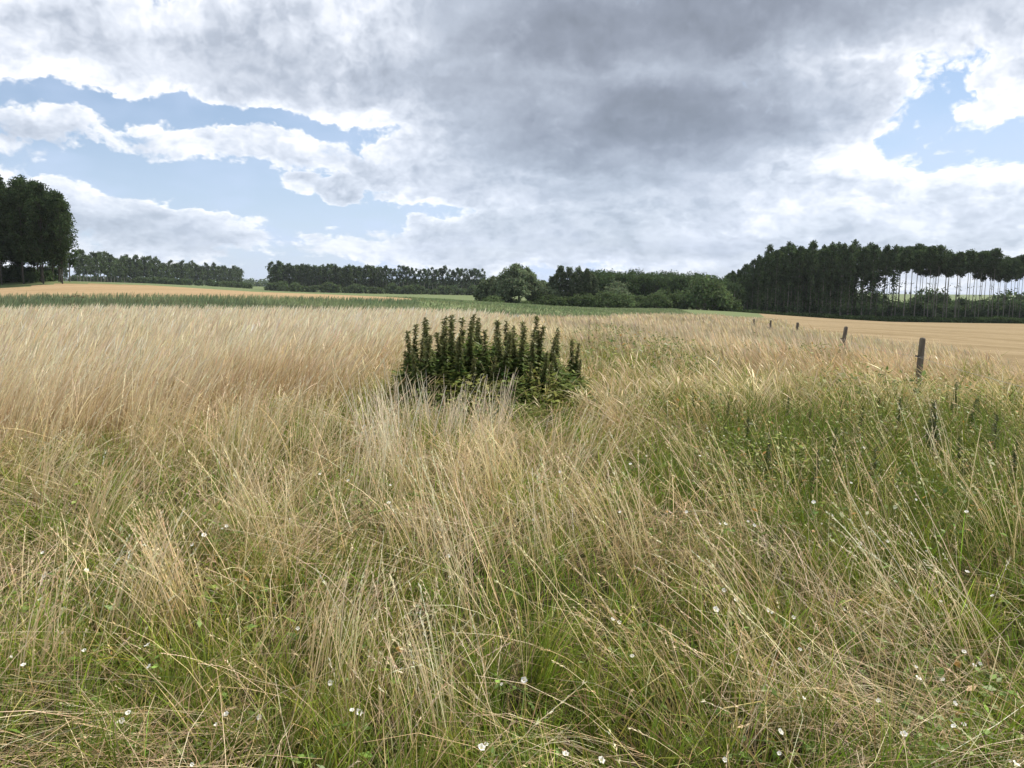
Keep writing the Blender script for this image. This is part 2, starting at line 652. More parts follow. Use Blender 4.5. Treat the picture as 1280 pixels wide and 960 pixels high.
    H = (.28 + .25 * hsh(ix, iy, 77) + .22 * zl) * np.exp(rng.normal(0, .25, n)) * (1 - .4 * np.exp(-(((x + .2) / 1.35) ** 2 + ((y - 9.1) / 1.25) ** 2)))
    w = np.full(n, [.0036, .0042, .0055, .0085, .013, .022, .04][bi]) * rng.uniform(.5, 1.3, n)
    mxt = rng.uniform(size=n)
    tip = mixc(np.repeat(TAN[None] * .70, n, 0), np.repeat(PALE[None] * .82, n, 0), mxt ** 1.6)
    ru = np.clip(vnoise(x, y, 1.9, 78) * 1.8 - .6, 0, 1) * .75
    tip = mixc(tip, np.repeat(RUST[None], n, 0), ru * rng.uniform(.3, 1, n))
    gr = np.clip(vnoise(x, y, .9, 79) * 2 - .8, 0, 1) * near
    tip = mixc(tip, np.repeat(OLIVE[None], n, 0), gr * rng.uniform(.2, 1, n))
    low = mixc(np.repeat(RUST[None] * .6, n, 0), np.repeat(OLIVE[None], n, 0), np.clip(near * rng.uniform(.0, 1.3, n), 0, 1))
    blades(dry, np.stack([x, y, tz(x, y) - .02], 1), phi, th0, th1, H, w, jitter(low, .2), jitter(tip, .2),
           [0, .4, .75, 1.0] if bi > 2 else [0, .25, .5, .78, 1.0], [.8, 1, .8, .12] if bi > 2 else [.7, 1, 1, .7, .1], 1, rng.normal(0, .7, n))
    # --- fallen straw lying over one another
    dens = [620, 560, 400, 170, 40, 0, 0][bi]
    if dens:
        x, y = scatter(band, dens)
        zl, ho, zo = zone_left(x, y), hollow(x, y), zone_forb(x, y)
        prob = (.30 + .7 * sm(.35, .65, vnoise(x, y, .8, 81))) * (1 - .6 * zo) * (1 - .3 * ho)
        k = rng.uniform(size=len(x)) < prob
        x, y = x[k], y[k]
        n = len(x)
        ix, iy = np.floor(x / .6), np.floor(y / .6)
        phi = hsh(ix, iy, 84) * 6.28 + rng.normal(0, .55, n)
        th0 = rng.uniform(.75, 1.35, n)
        th1 = rng.uniform(1.2, 1.75, n)
        H = rng.uniform(.25, .75, n)
        z = tz(x, y) + np.abs(rng.normal(.0, .10, n))
        w = np.full(n, [.0024, .0028, .0040, .0065, .01, 0, 0][bi]) * rng.uniform(.7, 1.4, n)
        tip = jitter(mixc(np.repeat((TAN * .42 + BROWN * .35)[None], n, 0), np.repeat(PALE[None] * .85, n, 0), rng.uniform(size=n) ** 2.4), .25)
        blades(dry, np.stack([x, y, z], 1), phi, th0, th1, H, w, jitter(mixc(tip, np.repeat(BROWN[None], n, 0), rng.uniform(0, .7, n)), .1), tip,
               [0, .35, .7, 1], [1, 1, .9, .5], 1, rng.normal(0, .5, n))
    # --- green grass underneath
    dens = [3000, 2300, 1300, 560, 190, 45, 10][bi]
    x, y = scatter(band, dens)
    zl, zf, zo, ho = zone_left(x, y), zone_far(x, y), zone_forb(x, y), hollow(x, y)
    cl = vnoise(x, y, .7, 91) * .5 + vnoise(x, y, 2.2, 92) * .5
    prob = (.25 + .75 * sm(.35, .62, cl)) * (1 - .85 * zl) * (1 - .3 * zf)
    prob = np.maximum(prob, .50 * zo)
    prob = np.maximum(prob, .95 * sm(5.4, 3.0, y) * (.5 + .5 * cl))
    prob = np.maximum(prob, .75 * ho)
    k = rng.uniform(size=len(x)) < prob
    x, y, zo, ho = x[k], y[k], zo[k], ho[k]
    x, y, ix, iy = clump(x, y, .22, .35, 94)
    n = len(x)
    phi = hsh(ix, iy, 95) * 6.28 + rng.normal(0, .9, n)
    th0 = np.abs(rng.normal(.12, .25, n))
    th1 = th0 + np.abs(rng.normal(.7, .6, n))
    H = (.17 + .20 * hsh(ix, iy, 96) + .17 * zo + .20 * sm(11, 16, y)) * np.exp(np.clip(rng.normal(0, .3, n), -1, .4))
    w = np.full(n, [.0044, .005, .006, .0075, .010, .015, .025][bi]) * rng.uniform(.5, 1.3, n)
    t = rng.uniform(size=n)
    tip = mixc(np.repeat(FRESH[None], n, 0), np.repeat(OLIVE[None], n, 0), np.clip(t * .7 + .5 * vnoise(x, y, .6, 97) - .1, 0, 1))
    yl = (rng.uniform(size=n) < .16).astype(float)
    tip = mixc(tip, np.repeat(TAN[None] * .8, n, 0), yl)
    tip = tip * (1 - .35 * zo[:, None])
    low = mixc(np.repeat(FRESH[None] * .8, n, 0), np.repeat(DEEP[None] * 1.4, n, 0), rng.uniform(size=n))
    blades(green, np.stack([x, y, tz(x, y) - .02], 1), phi, th0, th1, H, w, jitter(low * .38, .30), jitter(tip * .88, .36),  # blade feet tinted darker: the shade of the gaps is put into the colour
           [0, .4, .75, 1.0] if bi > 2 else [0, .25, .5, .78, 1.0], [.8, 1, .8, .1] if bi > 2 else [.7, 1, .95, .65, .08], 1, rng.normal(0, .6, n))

# upright tussocks of tall straw
BUNCH = [(540, 740, -.25, .95), (590, 790, -.3, 1.0), (650, 840, -.35, .95), (455, 670, .1, .95), (500, 640, -.1, 1.0), (335, 720, -.45, .85), (110, 700, .55, .8), (50, 650, .5, .9),
         (235, 800, -.5, .7), (160, 820, .4, .7), (700, 640, .3, .85), (800, 730, -.5, .9), (960, 830, -.7, 1.0), (1010, 930, -.8, .9), (1150, 800, -.6, .95), (1230, 850, -.7, .9),
         (880, 620, -.5, .85), (760, 580, .2, .8), (300, 590, .2, .95), (390, 600, .05, 1.0), (180, 580, .3, .95), (620, 640, -.15, .95), (420, 900, .1, .75), (560, 950, -.2, .7),
         (1080, 700, -.5, .9), (1270, 720, -.5, .9), (40, 900, .2, .6), (290, 660, .25, .9), (850, 900, -.8, .8), (690, 720, -.2, .8), (940, 700, -.5, .9), (1190, 640, -.3, .95)]
for px_, py_, ln, hh in BUNCH:
    Yb = 1.75 / math.tan(math.atan((py_ - 480) / 967.0) + PITCH)
    xb = at(px_, py_, Yb)[0]
    n = int(rng.integers(35, 90) * (.5 if px_ > 660 else .62 if 430 < px_ < 660 else 1.0))
    rr = np.abs(rng.normal(0, .13 + .012 * Yb, n))
    aa = rng.uniform(0, 6.283, n)
    x, y = xb + rr * np.cos(aa), Yb + rr * np.sin(aa)
    az_ = (0 if ln > 0 else np.pi) + rng.normal(0, .55, n)
    th = np.abs(abs(ln) * .6 + rng.normal(0, .14, n))
    tone = rng.uniform(0, 1)
    tip = jitter(mixc(np.repeat((TAN * (1 - tone) + PALE * tone)[None], n, 0), np.repeat(PALE[None], n, 0), rng.uniform(0, .7, n)), .15)
    lo = jitter(mixc(np.repeat(RUST[None], n, 0), np.repeat(OLIVE[None], n, 0), rng.uniform(0, 1, n)), .2)
    P = blades(dry, np.stack([x, y, tz(x, y) - .02], 1), az_, th, th + np.abs(rng.normal(.18, .18, n)) + .35 * abs(ln), hh * rng.uniform(.6, 1.1, n),
               (.0030 + .00035 * Yb) * rng.uniform(.7, 1.3, n), lo, tip, [0, .25, .5, .72, .86, 1.0], [1, .95, .85, .7, .6, .35], .5, want_tip=True)
    for q_ in range(12):
        f = rng.uniform(0, 1, n)
        ax = norm(P[:, 5] - P[:, 4])
        leaves(dry, P[:, 4] + (P[:, 5] - P[:, 4]) * f[:, None], ax * 1.6 + sphere_dirs(n) * .7, sphere_dirs(n), .014 * rng.uniform(.7, 1.4, n) * (1 + Yb * .06), .0036 * rng.uniform(.7, 1.3, n) * (1 + Yb * .06), jitter(tip, .15), .1)

# bleached grey stalks standing in front of the weed clump
n = 330
c = rng.choice(9, n)
CX = np.array([-1.55, -1.25, -.95, -.75, -.55, -.35, -1.4, -.2, -1.05])
CY = np.array([8.3, 7.6, 8.6, 7.7, 8.3, 7.5, 9.2, 8.6, 7.0])
x = CX[c] + rng.normal(0, .10, n)
y = CY[c] + rng.normal(0, .14, n)
ph = np.where(CX[c] < -.8, 2.6, .5) + rng.normal(0, .6, n)
tip = jitter(mixc(np.repeat(GREY[None], n, 0), np.repeat(PALE[None], n, 0), rng.uniform(0, .8, n)), .15)
th = np.abs(rng.normal(.14, .12, n))
blades(dry, np.stack([x, y, tz(x, y) - .02], 1), ph, th, th + np.abs(rng.normal(.12, .15, n)), rng.uniform(.4, .95, n),
       rng.uniform(.004, .009, n), jitter(mixc(tip, np.repeat(TAN[None] * .7, n, 0), rng.uniform(.2, .9, n)), .1), tip,
       [0, .3, .6, .85, 1], [1, 1, .9, .8, .4], .8)

tag(dry.build('dry_grass', M_STRAW), kind='stuff')
tag(green.build('green_grass', M_GRASS), kind='stuff')

# ------------------------------------------------------------------ reeds and rough green strips
reed = Soup()


def reed_area(n, poly, hfun, w0, ca, cb, sep=.25):
    xs = [p[0] for p in poly]
    ys = [p[1] for p in poly]
    x = rng.uniform(min(xs), max(xs), n)
    y = rng.uniform(min(ys), max(ys), n)
    k = inpoly(x, y, poly)
    x, y = x[k], y[k]
    n = len(x)
    H = hfun(x, y) * np.exp(rng.normal(0, .16, n)) * (.80 + .28 * vnoise(x, y, 4.0, 120) + .12 * vnoise(x, y, .8, 123))
    t = np.clip(vnoise(x, y, 5, 121) * 1.3 - .2 + rng.normal(0, .2, n), 0, 1)
    tip = jitter(mixc(np.repeat(np.array(ca)[None], n, 0), np.repeat(np.array(cb)[None], n, 0), t), .2)
    phi = .3 + rng.normal(0, .9, n)
    th = np.abs(rng.normal(.08, .1, n))
    w = w0 * (.5 + y / 90.0) * rng.uniform(.6, 1.4, n)
    blades(reed, np.stack([x, y, tz(x, y) - .05], 1), phi, th, th + np.abs(rng.normal(.5, .4, n)), H, w, tip * .8, tip,
           [0, .4, .75, 1], [.8, 1, .8, .1], 1)


RG1, RG2 = (.155, .215, .115), (.25, .285, .155)
reed_area(110000, [(-75, 33), (-4, 36), (3, 46), (-6, 62), (-12, 94), (-30, 84), (-54, 78), (-130, 72), (-130, 40)],
          lambda x, y: .86 - .30 * sm(52, 76, y), .034, RG1, RG2)
reed_area(60000, [(3, 46), (13, 68), (25, 96), (46, 222), (-45, 222), (-16, 120), (-12, 94), (-6, 62)],
          lambda x, y: .72 - .45 * sm(48, 90, y), .07, (.155, .215, .10), (.24, .275, .14))
tag(reed.build('reeds', M_REED), kind='stuff')

# ------------------------------------------------------------------ trees
LEAF_DARK = np.array((.052, .080, .036))
LEAF_MID = np.array((.072, .104, .046))
LEAF_GREY = np.array((.14, .18, .105))


def crown_mesh(soup, clumps, radii, per, leaf, base, spread=.55, cj=.22):
    """Leaf clusters: per leaves round every clump centre."""
    k = len(clumps)
    tone = np.exp(rng.normal(0, cj, k))
    c = np.repeat(clumps, per, 0)
    r = np.repeat(radii, per)[:, None]
    n = len(c)
    pos = c + sphere_dirs(n) * r * (rng.uniform(0, 1, (n, 1)) ** spread)
    out = norm(pos - c)
    d = norm(out * .7 + sphere_dirs(n) + np.array([0, 0, -.15]))
    up = norm(out + np.array([0, 0, .5]) + sphere_dirs(n) * .5)
    col = base[None] * np.repeat(tone, per)[:, None] * np.exp(rng.normal(0, .18, (n, 1))) * np.exp(rng.normal(0, .06, (n, 3)))
    L = leaf * rng.uniform(.7, 1.3, n)
    leaves(soup, pos, d, up, L, L * .8, col, .2)


def poplar_variant(H, bare, R, nclump, per, leaf, base, trunk_r, top_round=.5, epicormic=0, seed=0):
    """Root, trunk mesh and crown mesh for one tall plantation poplar."""
    tr, cr = Soup(), Soup()
    zz = np.linspace(0, .93 * H, 9)
    wob = np.cumsum(rng.normal(0, .05 * H / 24, (9, 2)), 0)
    pts = np.column_stack([wob[:, 0], wob[:, 1], zz - .3 * (zz == 0)])
    tube(tr, pts, np.linspace(trunk_r, trunk_r * .18, 9), 6, (.5, .5, .5))
    hb = bare * H
    h = hb + (H - hb) * rng.uniform(0, 1, nclump) ** .9
    q = (h - hb) / (H - hb)
    Rh = R * np.minimum(1, (.35 + q / .35 * .65)) * np.where(q > top_round, np.sqrt(np.maximum(.02, 1 - ((q - top_round) / (1.02 - top_round)) ** 2)), 1)
    rr = Rh * np.sqrt(rng.uniform(.05, 1, nclump))
    a = rng.uniform(0, 6.283, nclump)
    ax = np.interp(h, pts[:, 2], pts[:, 0])
    ay = np.interp(h, pts[:, 2], pts[:, 1])
    cl = np.column_stack([ax + rr * np.cos(a), ay + rr * np.sin(a), h])
    crown_mesh(cr, cl, R * rng.uniform(.22, .42, nclump), per, leaf, base)
    for i in range(0, nclump, 5):       # limbs that carry the clusters
        b = np.array([ax[i], ay[i], max(.3 * H, h[i] - rr[i] * 1.3 - .4)])
        e = cl[i]
        tube(tr, [b, b * .4 + e * .6 + np.array([0, 0, -.2]), e], [trunk_r * .28, trunk_r * .2, trunk_r * .08], 4, (.5, .5, .5))
    if epicormic:                       # leafy shoots along the bare trunk
        h = rng.uniform(.12 * H, hb * 1.05, epicormic)
        a = rng.uniform(0, 6.283, epicormic)
        cl = np.column_stack([np.interp(h, pts[:, 2], pts[:, 0]) + .5 * np.cos(a), np.interp(h, pts[:, 2], pts[:, 1]) + .5 * np.sin(a), h])
        crown_mesh(cr, cl, rng.uniform(.35, .8, epicormic), max(6, per // 3), leaf, base)
    return tr, cr


class Kind:
    """One prototype tree; place() makes the first use of it and then copies."""
    def __init__(self, name, tr, cr, leafmat=None, trunk_name='trunk', crown_name='crown', bark=None):
        self.root = empty(name)
        self.parts = []
        if tr is not None and tr.n:
            self.parts.append(tr.build(trunk_name, bark or M_BARK, self.root, True))
        self.parts.append(cr.build(crown_name, leafmat or M_LEAF, self.root))
        self.used = False

    def place(self, x, y, s=1.0, sz=1.0, rz=None, label='', cat='tree', group=None, z=None):
        if self.used:
            r = self.root.copy()
            COL.objects.link(r)
            for p in self.parts:
                c = p.copy()
                COL.objects.link(c)
                c.parent = r
        else:
            r = self.root
            self.used = True
        r.location = (x, y, float(tz(x, y)) - .1 if z is None else z)
        r.rotation_euler = (0, 0, random.uniform(0, 6.28) if rz is None else rz)
        r.scale = (s, s, s * sz)
        return tag(r, label, cat, group)

    def drop(self):
        if not self.used:
            for p in self.parts + [self.root]:
                bpy.data.objects.remove(p)


def X(px, Y):
    return at(px, 400, Y)[0]


# left stand of tall broad poplars
kinds = [Kind('poplar_tree', *poplar_variant(24.5 + v, .23, 3.4, 160, 34, .52, LEAF_DARK * .85, .22, .45), bark=M_BARK_DARK) for v in range(4)]
G = 'tall poplars in the stand at the left edge'
stand = []
for row in range(5):
    for j in range(9):
        stand.append((X(84, 176 + row * 6) - j * 4.6 - row * .8 + random.uniform(-.6, .6), 176 + row * 6 + random.uniform(-.8, .8), row))
for i, (x, y, row) in enumerate(stand):
    j = i % 9
    s = (.80 + .035 * j if j < 5 else .97) * random.uniform(.97, 1.03)
    lab = 'tall dark poplar inside the dense stand at the left edge'
    if row == 0 and j == 0:
        lab = 'rightmost front poplar of the stand at the left edge'
    kinds[i % 4].place(x, y, s, 1.0, label=lab, group=G)

# small tree hanging out at the right flank of that stand
k0 = Kind('poplar_tree', *poplar_variant(17, .22, 2.3, 60, 26, .5, LEAF_DARK * 1.15, .16, .4))
k0.place(X(90, 198), 198, 1.0, 1.0, label='smaller loose poplar at the right flank of the left stand')

# understorey bushes below the left stand
def bush_variant(Rx, H, nclump, per, leaf, base, rag=.25):
    cr = Soup()
    a = rng.uniform(0, 6.283, nclump)
    u = rng.uniform(0, 1, nclump)
    el = np.arcsin(u) * .96
    rr = rng.uniform(.55, 1, nclump) ** .5 * (1 + rng.normal(0, rag * .4, nclump))
    cl = np.column_stack([Rx * rr * np.cos(el) * np.cos(a), Rx * rr * np.cos(el) * np.sin(a), .12 * H + .78 * H * rr * np.sin(el)])
    crown_mesh(cr, cl, Rx * rng.uniform(.16, .30, nclump), per, leaf, base, .6)
    tr = Soup()
    for i in range(0, nclump, max(1, nclump // 9)):
        e = cl[i]
        tube(tr, [(e[0] * .06, e[1] * .06, -.3), (e[0] * .4, e[1] * .4, e[2] * .55), e], [.07 * H / 4, .05 * H / 4, .02 * H / 4], 4, (.5, .5, .5))
    return tr, cr


bush_dark = [Kind('bush', *bush_variant(2.4, 3.4, 60, 30, .34, LEAF_DARK * 1.1), trunk_name='stems', crown_name='foliage') for _ in range(3)]
for i in range(26):
    bush_dark[i % 3].place(*(lambda Yy: (X(-14 + 3.1 * i, Yy) + random.uniform(-1, 1), Yy))(183 + random.uniform(-3, 30)), random.uniform(.6, 1.25), 1.1,
                           label='low dark bush under the trunks of the left poplar stand', cat='bush', group='bushes under the left stand')

# far tree lines
far_k = [Kind('poplar_tree', *poplar_variant(20, .22 + .03 * v, 2.9, 60, 26, .75, LEAF_MID * 1.0, .3, .45)) for v in range(4)]
G = 'poplars of the distant line left of centre'
px = 103.0
i = 0
while px < 306:
    t = (px - 100) / 205
    Y = 540 + 330 * t + random.uniform(-6, 6)
    gap = 138 < px < 140
    if not gap:
        s = random.uniform(.86, 1.09) * (1.02 + (.05 if 140 < px < 200 else 0) + .06 * t)
        lab = 'distant poplar inside the tree line between the left stand and its gap'
        if i == 0:
            lab = 'leftmost distant poplar of the line right of the left stand'
        far_k[i % 4].place(X(px, Y), Y, s, 1.0, label=lab, group=G)
    i += 1
    px += 4.4 - 1.2 * t
for px in (66, 72, 79, 86, 94):
    far_k[i % 4].place(X(px, 600), 600 + random.uniform(-10, 10), random.uniform(.75, .95), 1.0,
                       label='far pale poplar seen just right of the left stand', group='far poplars beside the left stand')
    i += 1
G = 'poplars of the distant line behind the stubble'
far_open = [Kind('poplar_tree', *poplar_variant(20, .40 + .03 * v, 2.2, 46, 24, .7, LEAF_DARK * 1.2, .3, .5)) for v in range(4)]
px = 341.0
i = 0
while px < 604:
    dense = px < 480
    Y = 590 + random.uniform(-5, 5)
    s = random.uniform(.89, 1.06) * (1.0 if px > 380 else 1.06)
    (far_k if dense else far_open)[i % 4].place(X(px, Y), Y, s, 1.0, label='distant poplar in the long dark row behind the left stubble field', group=G)
    i += 1
    px += 4.2 if dense else 5.2
fb = [Kind('bush', *bush_variant(4.2, 6.0, 46, 24, .7, LEAF_MID), trunk_name='stems', crown_name='foliage') for _ in range(2)]
for i in range(34):
    px = 335 + i * 8.0 + random.uniform(-2, 2)
    fb[i % 2].place(X(px, 560), 560 + random.uniform(-8, 8), random.uniform(.75, 1.25), random.uniform(.9, 1.2),
                    label='distant green bush at the foot of the long dark poplar row', cat='bush', group='bushes before the long poplar row')
for i in range(46):
    px = 66 + i * 5.6
    fb[i % 2].place(X(px, 640), 640 + random.uniform(-20, 20), random.uniform(.8, 1.1), random.uniform(.8, 1.1),
                    label='distant dark bush in the hedge under the far left tree line', cat='bush', group='bushes under the far left tree line')

# the far wood that closes the view: one dark mass
wood = Soup()
n = 900
wx = rng.uniform(-1500, 60, n)
wy = 1300 + rng.uniform(0, 130, n)
wh = 13 + 6 * vnoise(wx, wy, 130, 140) + rng.normal(0, 1.2, n)
cl = np.column_stack([wx, wy, tz(wx, wy) + wh * .5])
for k in (.2, .5, .8):
    cc = np.column_stack([wx + rng.normal(0, 4, n), wy, tz(wx, wy) + wh * k])
    crown_mesh(wood, cc, np.full(n, 4.5), 22, 3.2, LEAF_MID)
for px in np.arange(142, 304, 2.4):
    Y = 560 + 330 * (px - 100) / 205
    xx = X(px, Y)
    h = 20 * 1.02
    cc = np.column_stack([xx + rng.normal(0, 1.6, 9), np.full(9, Y) + rng.normal(0, 2, 9), float(tz(xx, Y)) + h * rng.uniform(.15, .86, 9)])
    crown_mesh(wood, cc, np.full(9, 1.9), 20, 1.1, LEAF_MID)
for px in np.arange(342, 604, 2.2):
    xx = X(px, 607)
    top_ = 1.0 if px < 478 else .60
    cc = np.column_stack([xx + rng.normal(0, 1.5, 9), 607 + rng.normal(0, 2, 9), float(tz(xx, 607)) + 19.5 * top_ * rng.uniform(.1, .92, 9)])
    crown_mesh(wood, cc, np.full(9, 1.8), 20, 1.1, LEAF_DARK * 1.2)
tag(wood.build('far_wood', M_LEAF), kind='stuff')

# ---- middle: willow clump, slim poplars, bushes
def willow_variant(W, H, nl, per, leaf, base):
    """Broad crown of overlapping hanging domes on a forked trunk."""
    tr, cr = Soup(), Soup()
    tube(tr, [(0, 0, -.3), (.1, 0, H * .2), (.25, .1, H * .42)], [.38, .3, .22], 6, (.5, .5, .5))
    for i in range(nl):
        a = rng.uniform(0, 6.283)
        q = rng.uniform(0, 1)
        r = W * .5 * math.sqrt(q) * .85
        top = H * (1 - .55 * q) * rng.uniform(.82, 1.0)
        cx, cy = r * math.cos(a), r * math.sin(a)
        Rd = W * rng.uniform(.10, .17)
        hd = top * rng.uniform(.30, .5)
        tube(tr, [(.2, .1, H * .3), (cx * .5, cy * .5, top * .62), (cx, cy, top * .9)], [.16, .1, .03], 4, (.5, .5, .5))
        m = 26
        b = rng.uniform(0, 6.283, m)
        e = np.sqrt(rng.uniform(0, 1, m))
        cl = np.column_stack([cx + Rd * e * np.cos(b), cy + Rd * e * np.sin(b), top - hd * e ** 2 * rng.uniform(.5, 1.1, m)])
        cl[:, 2] = np.maximum(cl[:, 2], .5)
        crown_mesh(cr, cl, Rd * rng.uniform(.2, .36, m), per, leaf, base * math.exp(rng.normal(0, .16)), .6, .15)
    return tr, cr


wk = Kind('willow_tree', *willow_variant(15.5, 11.5, 50, 24, .44, LEAF_GREY * .95))
wk.place(X(648, 212), 212, 1.0, 1.08, rz=.4, label='broad grey green willow, tallest of the bushes in the centre')
wk2 = Kind('willow_tree', *willow_variant(11, 8.8, 36, 24, .44, LEAF_GREY * .85))
wk2.place(X(616, 216), 216, 1.0, 1.0, label='lower grey willow at the left flank of the broad willow')
wk2.place(X(678, 214), 214, .95, .95, label='dark lower willow between the broad willow and the slim poplars')
slim = [Kind('poplar_tree', *poplar_variant(11.5, .03, 1.55, 120, 28, .38, LEAF_GREY * .68, .14, .3)) for _ in range(3)]
for i, (p, h) in enumerate(((699, 1.0), (711, .97), (722, .99), (733, .93), (689, .76), (743, .78), (704, .86), (717, .84), (728, .85), (694, .8), (738, .84))):
    slim[i % 3].place(X(p, 214), 214 + random.uniform(-2, 2), h * 1.0, 1.0,
                      label=['leftmost tall slim poplar right of the willow', 'second slim poplar right of the willow', 'third slim poplar right of the willow, pointed',
                             'fourth slim poplar right of the willow, paler', 'short slim poplar against the willow', 'short slim poplar beside the pale round bush'][i] if i < 6 else 'lower slim poplar in the gaps between the tall slim ones', group='slim poplars right of the willow')
bush_mid = [Kind('bush', *bush_variant(3.4, 4.2, 90, 34, .38, LEAF_MID * f), trunk_name='stems', crown_name='foliage') for f in (1.0, 1.22)]
bush_pale = Kind('bush', *bush_variant(3.4, 6.4, 90, 36, .38, LEAF_GREY * .95), trunk_name='stems', crown_name='foliage')
bush_pale.place(X(770, 222), 222, 1.12, 1.12, label='pale grey green round bush in front of the dark wood', cat='bush')
for p, Y, s, sz, lab in ((616, 200, .95, .72, 'low dark round bush standing before the willow'),
                         (604, 214, .9, .8, 'leftmost low bush at the left foot of the willow clump'),
                         (636, 214, 1.0, .8, 'bush under the broad willow, left of its trunk'),
                         (672, 209, 1.0, .9, 'bush under the broad willow, right of its trunk'),
                         (686, 211, .95, .95, 'bush filling the gap between willow and slim poplars'),
                         (655, 203, .8, .6, 'small bush at the foot of the broad willow'),
                         (700, 208, 1.0, .9, 'dark bush at the foot of the slim poplars, left one'),
                         (728, 208, 1.15, .95, 'dark bush at the foot of the slim poplars, right one'),
                         (758, 206, 1.2, .9, 'broad low bush left of the gap below the pale round bush'),
                         (780, 206, 1.1, .85, 'broad low bush below the pale round bush, right one'),
                         (798, 208, .95, .9, 'small round bush right of the pale round bush'),
                         (822, 206, 1.05, .95, 'round bush midway between pale bush and plantation'),
                         (835, 212, 1.25, 1.15, 'taller round bush behind the midway round bush'),
                         (882, 206, 1.9, 1.12, 'large broad round bush at the left foot of the plantation'),
                         (856, 210, .95, .8, 'low bush just left of the large broad bush'),
                         (906, 208, 1.1, .9, 'low bush just right of the large broad bush')):
    bush_mid[random.randrange(2)].place(X(p, Y), Y, s, sz, label=lab, cat='bush', group='bushes before the wood in the centre')


def oak_variant(H, R, base):
    tr, cr = Soup(), Soup()
    tube(tr, [(0, 0, -.3), (.1, .05, H * .4), (.1, .1, H * .8)], [.24, .18, .06], 6, (.5, .5, .5))
    m = 100
    d = sphere_dirs(m)
    r = rng.uniform(.45, 1, m) ** .5
    cl = np.column_stack([d[:, 0] * R * r, d[:, 1] * R * r, H * .56 + d[:, 2] * H * .42 * r])
    for i in range(0, m, 8):
        tube(tr, [(.1, .1, H * .35), cl[i] * .6 + np.array([0, 0, H * .1]), cl[i]], [.12, .07, .02], 4, (.5, .5, .5))
    crown_mesh(cr, cl, R * rng.uniform(.22, .36, m), 24, .55, base, .6)
    return tr, cr


oak = [Kind('broadleaf_tree', *oak_variant(13, 4.6, LEAF_DARK * f)) for f in (.95, 1.05, 1.15)]
G = 'broadleaf trees of the dark wood in the centre'
i = 0
for row, (Y, hs) in enumerate(((246, .82), (256, .9), (266, .98))):
    p = 735.0 + row * 4
    while p < 925:
        oak[i % 3].place(X(p, Y), Y + random.uniform(-2, 2), hs * random.uniform(.94, 1.07), 1.0,
                         label='dark broadleaf tree in the closed wood behind the round bushes', group=G)
        i += 1
        p += 12

# ---- right: plantation of tall poplars
leafy = [Kind('poplar_tree', *poplar_variant(23.5 + .8 * v, .50, 1.75, 70, 26, .50, LEAF_DARK * 1.1, .17, .6, 34)) for v in range(4)]
bare_ = [Kind('poplar_tree', *poplar_variant(23.0 + .6 * v, (.685 + .018 * v), 2.1 + .15 * (v % 3), 90, 26, .46, LEAF_DARK * 1.05, .16, .38, 2)) for v in range(5)]
G = 'tall poplars of the plantation at the right'
LAB_A = 'tall leafy poplar in the dense left half of the plantation'
LAB_B = 'tall bare trunked poplar in the open right half of the plantation'
i = 0
for row in range(5):
    p = 915.0 + (row % 2) * 5 + (0 if row < 1 else -6)
    while p < 1345:
        Y = 250 + row * 5.0 + random.uniform(-1.2, 1.2)
        op = sm(1080, 1125, p)
        edge = 1.0 - .42 * float(sm(985, 905, p)) ** 1.0
        hgt = edge * random.uniform(.915, 1.0) * (1.0 - .10 * float(sm(1140, 1280, p)))
        if random.random() < float(op):
            if row < 4:
                bare_[i % 5].place(X(p, Y), Y, hgt, 1.0, label=LAB_B, group=G)
        elif row < 4 or p < 1070:
            leafy[i % 4].place(X(p, Y), Y, hgt, 1.0, label=LAB_A, group=G)
        i += 1
        p += 13.4 + random.uniform(-3.5, 3.5)
# dark trees closing the left half from behind
i = 0
for Y in (292, 302):
    p = 915.0
    while p < 1062:
        oak[i % 3].place(X(p, Y), Y, (1.45 if p > 960 else 1.1) * random.uniform(.95, 1.1) * (1 - .35 * float(sm(1010, 1065, p))), 1.0,
                         label='dark broadleaf tree filling the wood behind the leafy poplars', group='trees behind the leafy half of the plantation')
        i += 1
        p += 14
# understorey under the plantation
i = 0
for Y in (262, 284, 306):
    p = 925.0
    while p < 1335:
        big = 1.0 + (.35 if 1200 < p < 1265 and Y > 280 else 0)
        bush_dark[i % 3].place(X(p, Y), Y + random.uniform(-3, 3), random.uniform(.62, 1.22) * big * {262: 1.35, 284: 1.8, 306: 2.5}[Y], random.uniform(.8, 1.25),
                               label='dark understorey bush between the plantation trunks', cat='bush', group='understorey bushes in the plantation')
        i += 1
        p += 11 + random.uniform(-2, 3)
for o in kinds + far_k + far_open + slim + oak + leafy + bare_ + bush_dark + fb + bush_mid:
    o.drop()

# rough dark strip of tall herbs along the foot of the plantation
strip = Soup()
n = 5200
p = rng.uniform(895, 1345, n)
Y = rng.uniform(239, 244.5, n)
xs = np.array([X(a, b) for a, b in zip(p, Y)])
hh = 1.0 + 1.1 * vnoise(xs, Y, 5, 160) * rng.uniform(.5, 1, n)
cl = np.column_stack([xs, Y, tz(xs, Y) + hh * rng.uniform(.15, 1, n)])
crown_mesh(strip, cl, np.full(n, .5), 14, .36, np.array((.055, .088, .034)))
tag(strip.build('field_margin_herbs', M_LEAF), kind='stuff')

